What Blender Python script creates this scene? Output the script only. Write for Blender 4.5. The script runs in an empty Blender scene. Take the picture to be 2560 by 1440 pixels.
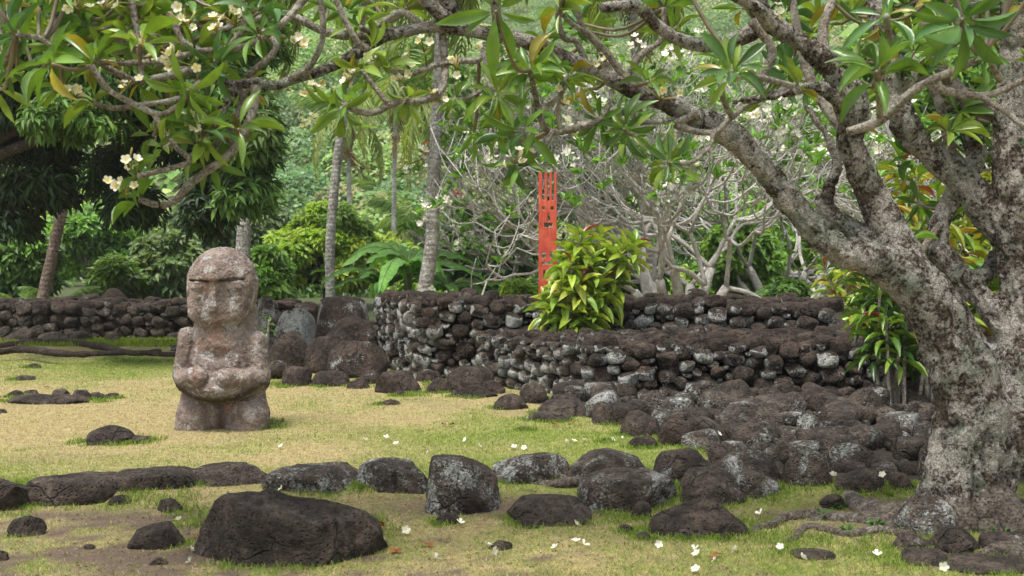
import bpy, math, random
import numpy as np
from mathutils import Vector
R = math.radians
C = bpy.context.scene.collection
rng = np.random.default_rng(7)
random.seed(7)

# ------------------------------------------------------------------ camera, sky, sun, exposure
F, CX, CY, CAMZ = 2875.0, 1280.0, 720.0, 1.6          # focal length and centre in photo pixels, eye height
PITCH = math.atan(70.0 / F)
cd = bpy.data.cameras.new('camera'); cam = bpy.data.objects.new('camera', cd); C.objects.link(cam)
cd.sensor_width = 36; cd.lens = F / 2560 * 36; cd.clip_end = 3000; cd.clip_start = 0.05
cam.location = (0, 0, CAMZ); cam.rotation_euler = (math.pi / 2 - PITCH, 0, 0)
cd.dof.use_dof = True; cd.dof.focus_distance = 11.0; cd.dof.aperture_fstop = 4.5
bpy.context.scene.camera = cam
SUN_EL, SUN_AZ = 70, 215          # azimuth the light comes from, clockwise from +Y
world = bpy.data.worlds.new('World'); bpy.context.scene.world = world; world.use_nodes = True
wn = world.node_tree; bg = wn.nodes['Background']
sky = wn.nodes.new('ShaderNodeTexSky'); sky.sky_type = 'NISHITA'; sky.sun_disc = False
sky.sun_elevation = R(SUN_EL); sky.sun_rotation = R(SUN_AZ); sky.dust_density = 3.0; sky.ozone_density = 1.0
hsv = wn.nodes.new('ShaderNodeHueSaturation'); hsv.inputs['Saturation'].default_value = 0.30
wn.links.new(sky.outputs[0], hsv.inputs['Color']); wn.links.new(hsv.outputs[0], bg.inputs['Color'])
bg.inputs['Strength'].default_value = 0.085
sl = bpy.data.lights.new('sun', 'SUN'); sl.energy = 1.5; sl.angle = R(13); sl.color = (1, 0.95, 0.87)
so = bpy.data.objects.new('sun', sl); C.objects.link(so)
sd = Vector((math.sin(R(SUN_AZ)) * math.cos(R(SUN_EL)), math.cos(R(SUN_AZ)) * math.cos(R(SUN_EL)), math.sin(R(SUN_EL))))
so.rotation_euler = (-sd).to_track_quat('-Z', 'Y').to_euler(); so.location = (0, 0, 30)
vs = bpy.context.scene.view_settings
vs.view_transform = 'Standard'; vs.look = 'None'; vs.gamma = 1; vs.exposure = 1.70
cy_ = bpy.context.scene.cycles; cy_.max_bounces = 10; cy_.diffuse_bounces = 6; cy_.transmission_bounces = 8; cy_.volume_bounces = 1
bpy.context.scene.cycles.use_denoising = True

# ------------------------------------------------------------------ pixel <-> place
sp_, cp_ = math.sin(PITCH), math.cos(PITCH)
def ray(px, py):
    dx, dy = (px - CX) / F, (CY - py) / F
    return np.array([dx, cp_ + dy * sp_, -sp_ + dy * cp_])
def P(px, py, Y):
    d = ray(px, py); return np.array([0, 0, CAMZ]) + d * (Y / d[1])
def sst(a, b, x):
    t = np.clip((x - a) / (b - a), 0, 1); return t * t * (3 - 2 * t)

# ------------------------------------------------------------------ noise
def _h(ix, iy, iz, s):
    with np.errstate(over='ignore'):
        h = (ix.astype(np.uint32) * np.uint32(374761393) + iy.astype(np.uint32) * np.uint32(668265263)
             + iz.astype(np.uint32) * np.uint32(2147483647 - 58) + np.uint32((s * 1274126177) & 0xffffffff))
        h = (h ^ (h >> np.uint32(13))) * np.uint32(1274126177); h = (h ^ (h >> np.uint32(16))) * np.uint32(2246822519)
        h = h ^ (h >> np.uint32(13))
    return h.astype(np.float64) / 4294967295.0
def noise(p, s=0):
    p = np.asarray(p, float); i = np.floor(p).astype(np.int64); f = p - i; f = f * f * (3 - 2 * f); r = 0
    for a in (0, 1):
        for b in (0, 1):
            for c in (0, 1):
                w = (f[..., 0] if a else 1 - f[..., 0]) * (f[..., 1] if b else 1 - f[..., 1]) * (f[..., 2] if c else 1 - f[..., 2])
                r = r + w * _h(i[..., 0] + a, i[..., 1] + b, i[..., 2] + c, s)
    return r
def fbm(p, o=4, s=0, g=0.5):
    p = np.asarray(p, float); r = 0; a = 1; t = 0
    for k in range(o):
        r = r + a * noise(p * 2 ** k + 17.3 * k, s + k); t += a; a *= g
    return r / t
def fb2(x, y, sc, o=4, s=0):
    return fbm(np.stack([x * sc, y * sc, np.zeros_like(x) + 0.5], -1), o, s)

# ------------------------------------------------------------------ ground height
PAVE = [(.20, 13.3), (.29, 12.6), (1.30, 10.7), (1.62, 9.7), (1.45, 8.5), (2.2, 8.2), (3.4, 8.2), (7.5, 8.4), (7.5, 13.3)]
def inpoly(x, y, poly):
    x = np.asarray(x, float); y = np.asarray(y, float); r = np.zeros(x.shape, bool); n = len(poly)
    for i in range(n):
        (x1, y1), (x2, y2) = poly[i], poly[(i + 1) % n]
        if y1 == y2: continue
        c = ((y1 > y) != (y2 > y)) & (x < (x2 - x1) * (y - y1) / (y2 - y1) + x1); r ^= c
    return r
def gz(x, y):
    x = np.asarray(x, float); y = np.asarray(y, float)
    z = -0.10 * (1 - sst(7.75, 8.15, y))
    z = z + 0.16 * sst(18.3, 19.6, y) * (1 - sst(-2.6, -1.6, x)) + 0.5 * sst(24, 40, y)
    z = z + 0.06 * np.exp(-((x - 2.75) ** 2 + (y - 7.25) ** 2) / 0.5)
    z = z + 0.05 * sst(.2, 1.6, x - .35 - (12.6 - y) * .46) * sst(8.2, 8.8, y) * (1 - sst(13.4, 14, y))
    return z + 0.03 * (fb2(x, y, 0.5, 3, 5) - .5) + 0.012 * (fb2(x, y, 3.0, 3, 9) - .5)
def G(px, py):
    d = ray(px, py); z = 0.0
    for _ in range(10):
        t = (z - CAMZ) / d[2]; p = np.array([0, 0, CAMZ]) + d * t; z = float(gz(p[0], p[1]))
    return p

# ------------------------------------------------------------------ mesh helpers
class Geo:
    def __init__(s): s.V = []; s.F = []; s.Cc = []; s.n = 0
    def add(s, V, F, col=None):
        V = np.asarray(V, float).reshape(-1, 3)
        for f in (F if isinstance(F, list) else [F]): s.F.append(np.asarray(f, np.int64) + s.n)
        c = np.ones((len(V), 3)) * .5 if col is None else np.broadcast_to(np.asarray(col, float), (len(V), 3))
        s.V.append(V); s.Cc.append(c); s.n += len(V); return s
    def merge(s, o):
        if o.n: s.add(np.concatenate(o.V), [f for f in o.F], np.concatenate(o.Cc))
        return s
    def mesh(s, name, mat, smooth=True, normals=None):
        V = np.concatenate(s.V) if s.V else np.zeros((0, 3)); cc = np.concatenate(s.Cc)
        me = bpy.data.meshes.new(name); me.vertices.add(len(V)); me.vertices.foreach_set('co', V.astype(np.float32).ravel())
        tot = np.concatenate([np.full(len(f), f.shape[1]) for f in s.F]); li = np.concatenate([f.ravel() for f in s.F])
        st = np.concatenate([[0], np.cumsum(tot)[:-1]])
        me.loops.add(len(li)); me.loops.foreach_set('vertex_index', li.astype(np.int32))
        me.polygons.add(len(tot)); me.polygons.foreach_set('loop_start', st.astype(np.int32)); me.polygons.foreach_set('loop_total', tot.astype(np.int32))
        me.polygons.foreach_set('use_smooth', np.full(len(tot), smooth))
        at = me.attributes.new('Col', 'FLOAT_COLOR', 'POINT')
        at.data.foreach_set('color', np.concatenate([cc, np.ones((len(cc), 1))], 1).astype(np.float32).ravel())
        me.update(calc_edges=True); me.validate()
        if mat: me.materials.append(mat)
        if normals is not None: me.normals_split_custom_set_from_vertices(normals.tolist())
        return me
    def obj(s, name, mat, parent=None, smooth=True, loc=None, normals=None):
        if loc is not None: s.V = [v - np.asarray(loc) for v in s.V]
        o = bpy.data.objects.new(name, s.mesh(name, mat, smooth, normals)); C.objects.link(o)
        if loc is not None: o.location = loc
        if parent is not None: o.parent = parent
        return o
def tag(o, label=None, cat=None, group=None, kind=None):
    if label: o['label'] = label
    if cat: o['category'] = cat
    if group: o['group'] = group
    if kind: o['kind'] = kind
    return o
def empty(name, loc, label=None, cat=None, group=None):
    o = bpy.data.objects.new(name, None); o.empty_display_size = .1; C.objects.link(o); o.location = tuple(float(v) for v in loc)
    bpy.context.view_layer.update() if False else None
    return tag(o, label, cat, group)
def part(g, name, mat, root, smooth=True, top=None):
    """world-space geometry linked as a child of root (root is unrotated); top: the thing's own empty when root is a part"""
    base = np.array(top.location if top else root.location)
    g.V = [v - base for v in g.V]
    o = bpy.data.objects.new(name, g.mesh(name, mat, smooth)); C.objects.link(o); o.parent = root
    return o
def nrm(v): return v / np.maximum(np.linalg.norm(v, axis=-1, keepdims=True), 1e-9)
def rdir(n): return nrm(rng.normal(size=(n, 3)))
def curve(pts, n):
    """Catmull-Rom resample of (k,d) points"""
    p = np.asarray(pts, float)
    if len(p) == 2: t = np.linspace(0, 1, n)[:, None]; return p[0] * (1 - t) + p[1] * t
    q = np.concatenate([[2 * p[0] - p[1]], p, [2 * p[-1] - p[-2]]]); m = len(p) - 1
    u = np.linspace(0, m - 1e-6, n); i = u.astype(int); t = (u - i)[:, None]
    a, b, c, d = q[i], q[i + 1], q[i + 2], q[i + 3]
    return .5 * (2 * b + (c - a) * t + (2 * a - 5 * b + 4 * c - d) * t ** 2 + (3 * b - a - 3 * c + d) * t ** 3)
def tube(g, pts, rad, n=None, sides=8, col=None, rough=0.0, seed=0, sc=9.0, knobs=0.0):
    pts = np.asarray(pts, float); n = n or max(4, len(pts) * 4)
    c = curve(np.concatenate([pts, np.asarray(rad, float).reshape(-1, 1) * np.ones((len(pts), 1))], 1), n); p, r = c[:, :3], np.maximum(c[:, 3], 1e-4)
    t = nrm(np.gradient(p, axis=0)); ref = np.array([0.3, 0.2, 1.0]) if abs(t[0][2]) < .8 else np.array([1.0, .3, 0])
    u = nrm(np.cross(t, ref)); w = np.cross(t, u)
    a = np.linspace(0, 2 * math.pi, sides, endpoint=False)
    ring = u[:, None] * np.cos(a)[None, :, None] + w[:, None] * np.sin(a)[None, :, None]
    rr = r[:, None] * np.ones((1, sides))
    if knobs: rr = rr * (1 + knobs * (noise(np.stack([p[:, 0] * 7, p[:, 1] * 7, p[:, 2] * 7], -1), seed)[:, None] - .5))
    if rough: rr = rr * (1 + rough * (fbm((p[:, None] + ring * r[:, None, None]) * sc, 3, seed) - .5) * 2)
    V = p[:, None] + ring * rr[..., None]
    k = np.arange(n - 1)[:, None] * sides; j = np.arange(sides)[None]; j2 = (j + 1) % sides
    Q = np.stack([k + j, k + j2, k + sides + j2, k + sides + j], -1).reshape(-1, 4)
    V = np.concatenate([V.reshape(-1, 3), p[:1], p[-1:] + t[-1:] * r[-1] * .6]); nv = n * sides; jj = np.arange(sides)
    T = np.concatenate([np.stack([np.full(sides, nv), (jj + 1) % sides, jj], -1), np.stack([np.full(sides, nv + 1), (n - 1) * sides + jj, (n - 1) * sides + (jj + 1) % sides], -1)])
    g.add(V, [Q, T], col); return g
# ---- leaf templates: x across (half widths), y along, z out of plane
def tmpl(rows, fold=0.06, droop=0.2):
    V = []; Fq = []
    for t, w in rows: V += [(-w, t, -droop * t * t + fold * w * 3), (0, t, -droop * t * t), (w, t, -droop * t * t + fold * w * 3)]
    for i in range(len(rows) - 1):
        a = 3 * i; Fq += [(a, a + 1, a + 4, a + 3), (a + 1, a + 2, a + 5, a + 4)]
    return np.array(V), np.array(Fq)
FRANG = tmpl([(0, .03), (.08, .05), (.25, .52), (.45, .88), (.62, 1), (.78, .85), (.91, .42), (1, .02)], .05, .22)
FRANGS = [tmpl([(0, .03), (.08, .05), (.25, .52), (.45, .88), (.62, 1), (.78, .85), (.91, .42), (1, .02)], f, dr) for f, dr in ((.05, .08), (.09, .28), (.03, .5))]
MANGO = tmpl([(0, .05), (.3, .9), (.65, .8), (1, .03)], .05, .25)
TI = tmpl([(0, .12), (.16, .16), (.35, .75), (.58, 1), (.8, .8), (.93, .35), (1, .02)], .06, .38)
SMALL = tmpl([(0, .1), (.5, 1), (1, .05)], .08, .15)
DIA = (np.array([(0, 0, 0), (1, .5, .08), (0, 1, -.1), (-1, .5, .08)]), np.array([(0, 1, 2, 3)]))
PETAL = tmpl([(0, .15), (.4, .75), (.75, 1), (1, .5)], .03, -.1)
def leaves(g, pos, d, up, L, W, T, col, rib=None):
    Tv, Tf = T; pos = np.asarray(pos, float); m = len(pos); d = nrm(d); s = nrm(np.cross(d, up)); n = np.cross(s, d)
    L = np.broadcast_to(np.asarray(L, float), (m,))[:, None, None]; W = np.broadcast_to(np.asarray(W, float), (m,))[:, None, None]
    V = pos[:, None] + s[:, None] * Tv[None, :, 0:1] * W + d[:, None] * Tv[None, :, 1:2] * L + n[:, None] * Tv[None, :, 2:3] * L
    Fc = (Tf[None] + (np.arange(m) * len(Tv))[:, None, None]).reshape(-1, Tf.shape[1])
    col = np.repeat(np.broadcast_to(np.asarray(col, float), (m, 3)), len(Tv), 0)
    if rib is not None: k = np.arange(len(col)) % len(Tv) % 3 == 1; col = np.where(k[:, None], col * .78 + .22 * np.asarray(rib), col)
    g.add(V.reshape(-1, 3), Fc, col); return g

# ------------------------------------------------------------------ node helpers
class NT:
    def __init__(s, name):
        s.m = bpy.data.materials.new(name); s.m.use_nodes = True; s.t = s.m.node_tree; s.t.nodes.clear()
        s.out = s.t.nodes.new('ShaderNodeOutputMaterial')
    def __call__(s, typ, props=None, **inp):
        n = s.t.nodes.new('ShaderNode' + typ)
        for k, v in (props or {}).items(): setattr(n, k, v)
        for k, v in inp.items():
            i = n.inputs[int(k[1:])] if k[0] == '_' else n.inputs[k.replace('_', ' ')]
            if isinstance(v, bpy.types.NodeSocket): s.t.links.new(v, i)
            else: i.default_value = (*v, 1) if isinstance(v, tuple) and len(v) == 3 and i.type == 'RGBA' else v
        return n
    def math(s, op, a, b=0.0, clamp=False): return s('Math', {'operation': op, 'use_clamp': clamp}, _0=a, _1=b).outputs[0]
    def mix(s, f, a, b, blend='MIX'): return s('MixRGB', {'blend_type': blend}, Fac=f, Color1=a, Color2=b).outputs[0]
    def noise(s, vec, scale, detail=4.0, rough=.55, dist=0.0): return s('TexNoise', Vector=vec, Scale=scale, Detail=detail, Roughness=rough, Distortion=dist).outputs['Fac']
    def mr(s, v, a, b, c=0.0, d=1.0): return s('MapRange', {'clamp': True, 'interpolation_type': 'SMOOTHSTEP'}, Value=v, _1=a, _2=b, _3=c, _4=d).outputs[0]
    def end(s, sh): s.t.links.new(sh, s.out.inputs['Surface']); return s.m

def rock_mat(name, attr):
    n = NT(name); geo = n('NewGeometry'); p = geo.outputs['Position']
    if attr: ctl = n('Attribute', {'attribute_name': 'Col'}).outputs['Color']
    else: ctl = n('ObjectInfo').outputs['Color']
    sep = n('SeparateColor', Color=ctl); amt, side, tone = sep.outputs[0], sep.outputs[1], sep.outputs[2]
    n1 = n.noise(p, 4.0, 6, .6); n2 = n.noise(p, 55.0, 5, .7); n3 = n.noise(p, 14.0, 4, .6)
    warm = n.mix(n.mr(n1, .35, .68), (.025, .017, .013), (.078, .053, .040)); cool = n.mix(n.mr(n1, .35, .68), (.048, .039, .031), (.138, .113, .091))
    base = n.mix(tone, warm, cool)
    base = n.mix(n.mr(n2, .32, .62, .45, 0), base, (.012, .009, .008))
    base = n.mix(1.0, base, n.mix(n.mr(n.noise(p, 19.0, 5, .65), .34, .66), (.55, .55, .55), (1.45, 1.42, 1.38)), 'MULTIPLY')
    pv = n('TexVoronoi', Vector=p, Scale=34.0); base = n.mix(n.math('MULTIPLY', n.mr(pv.outputs['Distance'], .12, .30, 1, 0), n.mr(n.noise(p, 6.0, 3), .42, .55, 0, .75)), base, (.012, .009, .007))
    ce = n('TexVoronoi', {'feature': 'DISTANCE_TO_EDGE'}, Vector=n('VectorMath', {'operation': 'ADD'}, _0=p, _1=n('VectorMath', {'operation': 'SCALE'}, _0=n('TexNoise', Vector=p, Scale=9.0, Detail=3.0).outputs['Color'], Scale=.10).outputs[0]).outputs[0], Scale=3.6).outputs['Distance']
    crk = n.math('MULTIPLY', n.mr(ce, .0, .028, 1, 0), n.mr(n.noise(p, 2.4, 2), .50, .58)); base = n.mix(n.math('MULTIPLY', crk, .8), base, (.010, .008, .006))
    nz = n('SeparateXYZ', Vector=geo.outputs['Normal']).outputs['Z']
    topm = n.math('MULTIPLY', n.mr(nz, .15, .8), side)
    ny = n('SeparateXYZ', Vector=geo.outputs['Normal']).outputs['Y']; rim = n.math('MULTIPLY', n.math('SUBTRACT', .62, n.math('MULTIPLY', ny, ny)), n.math('MULTIPLY', side, .75))
    a2 = n.math('MULTIPLY', n.math('MULTIPLY', amt, n.math('ADD', 1.0, rim)), n.math('SUBTRACT', 1.0, topm), True)
    l1 = n.noise(p, 7.0, 7, .78, .3); l2 = n.noise(p, 52.0, 4, .75)
    lf = n.math('ADD', n.math('ADD', n.math('MULTIPLY', l1, .42), n.math('MULTIPLY', l2, .30)), n.math('MULTIPLY', n.noise(p, 3.2, 3, .5), .28))
    thr = n.math('SUBTRACT', .612, n.math('MULTIPLY', a2, .20))
    lm = n.mr(n.math('SUBTRACT', lf, thr), -.01, .06); lm = n.math('MULTIPLY', lm, n.mr(a2, .02, .12))
    lm = n.math('MULTIPLY', lm, n.mr(n2, .25, .5, .45, 1))
    lc = n.mix(n.mr(n3, .45, .62), (.50, .50, .485), (.30, .335, .29))
    col = n.mix(n.math('MULTIPLY', lm, .95), base, lc)
    vor = n('TexVoronoi', Vector=p, Scale=70.0).outputs['Distance']
    pit = n.mr(vor, .05, .32); hgt = n.math('ADD', n.math('ADD', n.math('MULTIPLY', n2, .9), n.math('MULTIPLY', pit, .55)), n.math('MULTIPLY', n3, 2.0))
    hgt = n.math('SUBTRACT', n.math('SUBTRACT', hgt, n.math('MULTIPLY', crk, 1.5)), n.math('MULTIPLY', n.mr(pv.outputs['Distance'], .10, .34, 1, 0), 1.1)); b = n('Bump', Strength=1.0, Distance=.035, Height=n.math('ADD', hgt, n.math('MULTIPLY', lm, .25)))
    pr = n('BsdfPrincipled', Base_Color=col, Roughness=.86, Normal=b.outputs[0]); pr.inputs['Specular IOR Level'].default_value = .3
    return n.end(pr.outputs[0])
ROCK, ROCKA = rock_mat('basalt', False), rock_mat('basalt_packed', True)
def leaf_mat(name, rough=.45, trans=.42, spec=.5, vein=False, tint=(1.25, 1.2, .55)):
    n = NT(name); a = n('Attribute', {'attribute_name': 'Col'}).outputs['Color']; p = n('NewGeometry').outputs['Position']
    v = n.noise(p, 9.0, 3); c = n.mix(1.0, a, n.mix(n.mr(v, .3, .7), (.72, .75, .7), (1.2, 1.18, 1.1)), 'MULTIPLY')
    pr = n('BsdfPrincipled', Base_Color=c, Roughness=rough); pr.inputs['Specular IOR Level'].default_value = spec
    tr = n('BsdfTranslucent', Color=n.mix(1.0, c, tint, 'MULTIPLY'))
    return n.end(n('MixShader', _0=trans, _1=pr.outputs[0], _2=tr.outputs[0]).outputs[0])
LEAF = leaf_mat('leaf'); LEAFM = leaf_mat('mango_leaf', .5, .28, .3); LEAFG = leaf_mat('glossy_leaf', .32, .32, .55); GRASS = leaf_mat('grass', .7, .3, .2, tint=(1.1, 1.1, .7)); FLOWER = leaf_mat('petal', .55, .3, .3, tint=(1.05, 1, .9))
def bark_mat(name, dark, mid, pale, green, cover=.5, sc=1.0, ring=False):
    n = NT(name); p = n('NewGeometry').outputs['Position']
    a = n.noise(p, 7.0 * sc, 6, .7, .4); b = n.noise(p, 32.0 * sc, 5, .7); c = n.noise(p, 3.0 * sc, 4, .6); d = n.noise(p, 95.0 * sc, 3, .6)
    base = n.mix(n.mr(b, .38, .62), dark, mid)
    pm = n.mr(n.math('ADD', n.math('ADD', n.math('MULTIPLY', a, .42), n.math('MULTIPLY', b, .28)), n.math('MULTIPLY', n.noise(p, 2.2 * sc, 3, .5, .8), .30)), .55 - .12 * cover, .605 - .10 * cover)
    pc = n.mix(n.mr(c, .5, .62), pale, green); pc = n.mix(n.mr(d, .36, .62, .75, 0), pc, mid)
    col = n.mix(n.math('MULTIPLY', pm, .93), base, pc)
    h = n.math('ADD', n.math('MULTIPLY', b, .8), n.math('MULTIPLY', d, .4))
    if ring:
        w = n('TexWave', {'wave_type': 'BANDS', 'bands_direction': 'Z'}, Vector=p, Scale=3.2, Distortion=1.5, Detail=2.0)
        h = n.math('ADD', h, n.math('MULTIPLY', w.outputs['Fac'], .5)); col = n.mix(n.mr(w.outputs['Fac'], .0, .25, .35, 0), col, dark)
    h = n.math('ADD', h, n.math('MULTIPLY', n.mr(n.noise(p, 11.0 * sc, 4, .6, 2.5), .40, .52), .9)); bp = n('Bump', Strength=.9, Distance=.02, Height=n.math('ADD', h, n.math('MULTIPLY', pm, .35)))
    pr = n('BsdfPrincipled', Base_Color=col, Roughness=.85, Normal=bp.outputs[0]); pr.inputs['Specular IOR Level'].default_value = .25
    return n.end(pr.outputs[0])
BARK = bark_mat('frangipani_bark', (.020, .015, .011), (.15, .115, .086), (.49, .465, .42), (.28, .32, .26), .78, 1.4)
TWIG = bark_mat('frangipani_twig', (.17, .135, .105), (.36, .305, .245), (.54, .505, .44), (.42, .44, .36), .75, 2.0)
PALEBARK = bark_mat('pale_bark', (.42, .385, .35), (.64, .605, .56), (.76, .74, .70), (.68, .68, .63), .75, 1.5)
PALMBARK = bark_mat('palm_bark', (.20, .18, .16), (.42, .40, .365), (.60, .59, .555), (.50, .53, .46), .65, .8, True)
BROWNPALM = bark_mat('brown_palm_bark', (.11, .08, .062), (.27, .20, .155), (.36, .28, .23), (.30, .26, .21), .4, .8, True)
DARKBARK = bark_mat('dark_bark', (.02, .014, .010), (.06, .043, .032), (.13, .11, .09), (.1, .11, .08), .25)
ROOTM = bark_mat('root_bark', (.055, .045, .036), (.165, .135, .108), (.27, .235, .195), (.22, .20, .165), .45, 1.3)
DRYM = leaf_mat('dry_leaf', .8, .15, .2, tint=(1, .9, .7))

# ------------------------------------------------------------------ surface nets for the carved and grown shapes
def surfnet(f, org, h):
    nx, ny, nz = f.shape; ins = f < 0
    c = np.zeros((nx - 1, ny - 1, nz - 1), np.int8)
    sl = lambda a, i, j, k: a[i:nx - 1 + i, j:ny - 1 + j, k:nz - 1 + k]
    for i in (0, 1):
        for j in (0, 1):
            for k in (0, 1): c += sl(ins, i, j, k)
    act = (c > 0) & (c < 8); I = np.argwhere(act); idx = np.full(act.shape, -1, np.int64); idx[act] = np.arange(len(I))
    S = np.zeros((len(I), 3)); N = np.zeros(len(I)); val = lambda o: f[I[:, 0] + o[0], I[:, 1] + o[1], I[:, 2] + o[2]]
    for ax in range(3):
        for a in (0, 1):
            for b in (0, 1):
                o = [0, 0, 0]; o[(ax + 1) % 3] = a; o[(ax + 2) % 3] = b; o2 = list(o); o2[ax] = 1
                va, vb = val(o), val(o2); m = (va < 0) != (vb < 0); t = np.where(m, va / np.where(m, va - vb, 1), 0)
                q = np.tile(np.array(o, float), (len(I), 1)); q[:, ax] = t; S += q * m[:, None]; N += m
    V = (I + S / N[:, None]) * h + np.asarray(org); Q = []
    for ax in range(3):
        b, c2 = (ax + 1) % 3, (ax + 2) % 3
        A = np.moveaxis(ins, (ax, b, c2), (0, 1, 2)); ID = np.moveaxis(idx, (ax, b, c2), (0, 1, 2))
        e = A[:-1, 1:-1, 1:-1] != A[1:, 1:-1, 1:-1]; w = np.argwhere(e)
        if not len(w): continue
        i, j, k = w[:, 0], w[:, 1] + 1, w[:, 2] + 1
        q = np.stack([ID[i, j - 1, k - 1], ID[i, j, k - 1], ID[i, j, k], ID[i, j - 1, k]], -1)
        fl = ~A[i, j, k]; q[fl] = q[fl][:, ::-1]; Q.append(q)
    Q = np.concatenate(Q); return V, Q[(Q >= 0).all(1)]
def vnormals(V, Q):
    n = np.cross(V[Q[:, 2]] - V[Q[:, 0]], V[Q[:, 3]] - V[Q[:, 1]]); N = np.zeros_like(V)
    for k in range(4): np.add.at(N, Q[:, k], n)
    return nrm(N)
def smin(a, b, k):
    h = np.clip(.5 + .5 * (b - a) / k, 0, 1); return b * (1 - h) + a * h - k * h * (1 - h)
def smax(a, b, k): return -smin(-a, -b, k)
def ell(X, c, r):
    q = [(X[i] - c[i]) / r[i] for i in range(3)]; k0 = np.sqrt(q[0] ** 2 + q[1] ** 2 + q[2] ** 2)
    k1 = np.sqrt(sum((q[i] / r[i]) ** 2 for i in range(3))); return k0 * (k0 - 1) / np.maximum(k1, 1e-6)
def caps(X, a, b, ra, rb):
    a = np.asarray(a, float); b = np.asarray(b, float); d = b - a
    t = np.clip(sum((X[i] - a[i]) * d[i] for i in range(3)) / max(d @ d, 1e-9), 0, 1)
    return np.sqrt(sum((X[i] - a[i] - d[i] * t) ** 2 for i in range(3))) - (ra + (rb - ra) * t)
def grid(lo, hi, h):
    ax = [np.arange(lo[i], hi[i] + h, h) for i in range(3)]; return np.meshgrid(*ax, indexing='ij')
def split_parts(V, Q, lab, names, mats, root, cols=None):
    """one seamless surface cut into parts; every part keeps the shading normals of the whole"""
    N = vnormals(V, Q); fl = np.stack([lab[Q[:, k]] for k in range(4)], -1); fl = np.sort(fl, 1)[:, 1]; out = {}
    for i, nm in enumerate(names):
        q = Q[fl == i]
        if not len(q): continue
        u, inv = np.unique(q.ravel(), return_inverse=True)
        g = Geo().add(V[u], inv.reshape(-1, 4), None if cols is None else cols[u])
        g.V = [v - np.array(root.location) for v in g.V]
        o = bpy.data.objects.new(nm, g.mesh(nm, mats[i], True, N[u])); C.objects.link(o); o.parent = root; out[i] = o
    return out

# ------------------------------------------------------------------ GROUND
LAWN_STRAW, LAWN_GREEN, DIRT = np.array([.37, .305, .155]), np.array([.24, .265, .065]), np.array([.125, .088, .062])
def gmix(x, y):
    """dryness 0..1 and bare-earth 0..1 of the turf"""
    n = fb2(x, y, .55, 4, 21); m = fb2(x, y, 2.2, 4, 33)
    px = CX + F * x / np.maximum(y, 1); front = 1 - sst(7.6, 8.0, y)
    dry = .80 + 1.9 * (n - .5) + 1.1 * (m - .5)
    dry = dry - .62 * sst(700, 1500, px) * (1 - sst(10.2, 12.2, y)) - .25 * np.exp(-((y - 8.6) / .5) ** 2)
    dry = dry - .35 * np.exp(-((y - 17.2) / 1.6) ** 2) * (px < 520) + .3 * np.exp(-((y - 11.8) / 1.3) ** 2)
    dry = dry * (1 - front) + front * (.74 + 1.8 * (m - .5) - .25 * sst(1500, 2000, px))
    dirt = front * sst(.45, .62, .5 * fb2(x, y, 1.7, 5, 44) + .5 * fb2(x, y, 6.0, 4, 47) + .09 * np.exp(-((px - 300) / 350) ** 2) - .03 * sst(1500, 2100, px))
    dirt = np.maximum(dirt, np.exp(-((px - 1290) / 420) ** 4 - ((y - 7.78) / .24) ** 4))
    dirt = np.maximum(dirt, .8 * sst(.60, .68, fb2(x, y, 1.1, 4, 61)) * (1 - front) * .35)
    dirt = np.maximum(dirt, inpoly(x, y, PAVE) * 1.0)
    dirt = np.maximum(dirt, np.exp(-((x - 2.75) / .95) ** 4 - ((y - 7.45) / .55) ** 4) * .95)
    return np.clip(dry, 0, 1), np.clip(dirt, 0, 1)
def gcol(x, y):
    d, e = gmix(x, y); c = LAWN_GREEN + (LAWN_STRAW - LAWN_GREEN) * d[..., None]; c = c * (1 - e[..., None]) + DIRT * e[..., None] * np.where(inpoly(x, y, PAVE), .38, 1.0)[..., None]
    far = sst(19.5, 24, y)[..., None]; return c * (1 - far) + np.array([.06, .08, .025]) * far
ax_x = np.concatenate([-np.geomspace(350, 7.2, 30), np.arange(-7, 7.01, .07), np.geomspace(7.2, 350, 30)])
ax_y = np.concatenate([-np.geomspace(90, 3, 12), [0], np.arange(2, 5, .3), np.arange(5, 22, .07), np.geomspace(22.2, 470, 32)])
gx, gy = np.meshgrid(ax_x, ax_y, indexing='ij'); gzv = gz(gx, gy)
ii = np.arange(len(ax_x) - 1)[:, None] * len(ax_y) + np.arange(len(ax_y) - 1)[None]
gq = np.stack([ii, ii + len(ax_y), ii + len(ax_y) + 1, ii + 1], -1).reshape(-1, 4)
n = NT('turf_soil'); a = n('Attribute', {'attribute_name': 'Col'}).outputs['Color']; p = n('NewGeometry').outputs['Position']
t1 = n.noise(p, 90.0, 4, .7); t2 = n.noise(p, 14.0, 5, .65)
c = n.mix(1.0, a, n.mix(n.mr(t1, .3, .7), (.55, .55, .5), (1.3, 1.28, 1.2)), 'MULTIPLY'); c = n.mix(1.0, c, n.mix(n.mr(t2, .3, .7), (.75, .75, .75), (1.15, 1.15, 1.1)), 'MULTIPLY')
bp = n('Bump', Strength=.8, Distance=.02, Height=n.math('ADD', t1, t2))
TURF = n.end(n('BsdfPrincipled', Base_Color=c, Roughness=.95, Normal=bp.outputs[0]).outputs[0])
g = Geo().add(np.stack([gx, gy, gzv], -1), gq, gcol(gx.ravel(), gy.ravel())); tag(g.obj('ground', TURF), kind='structure')

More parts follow.
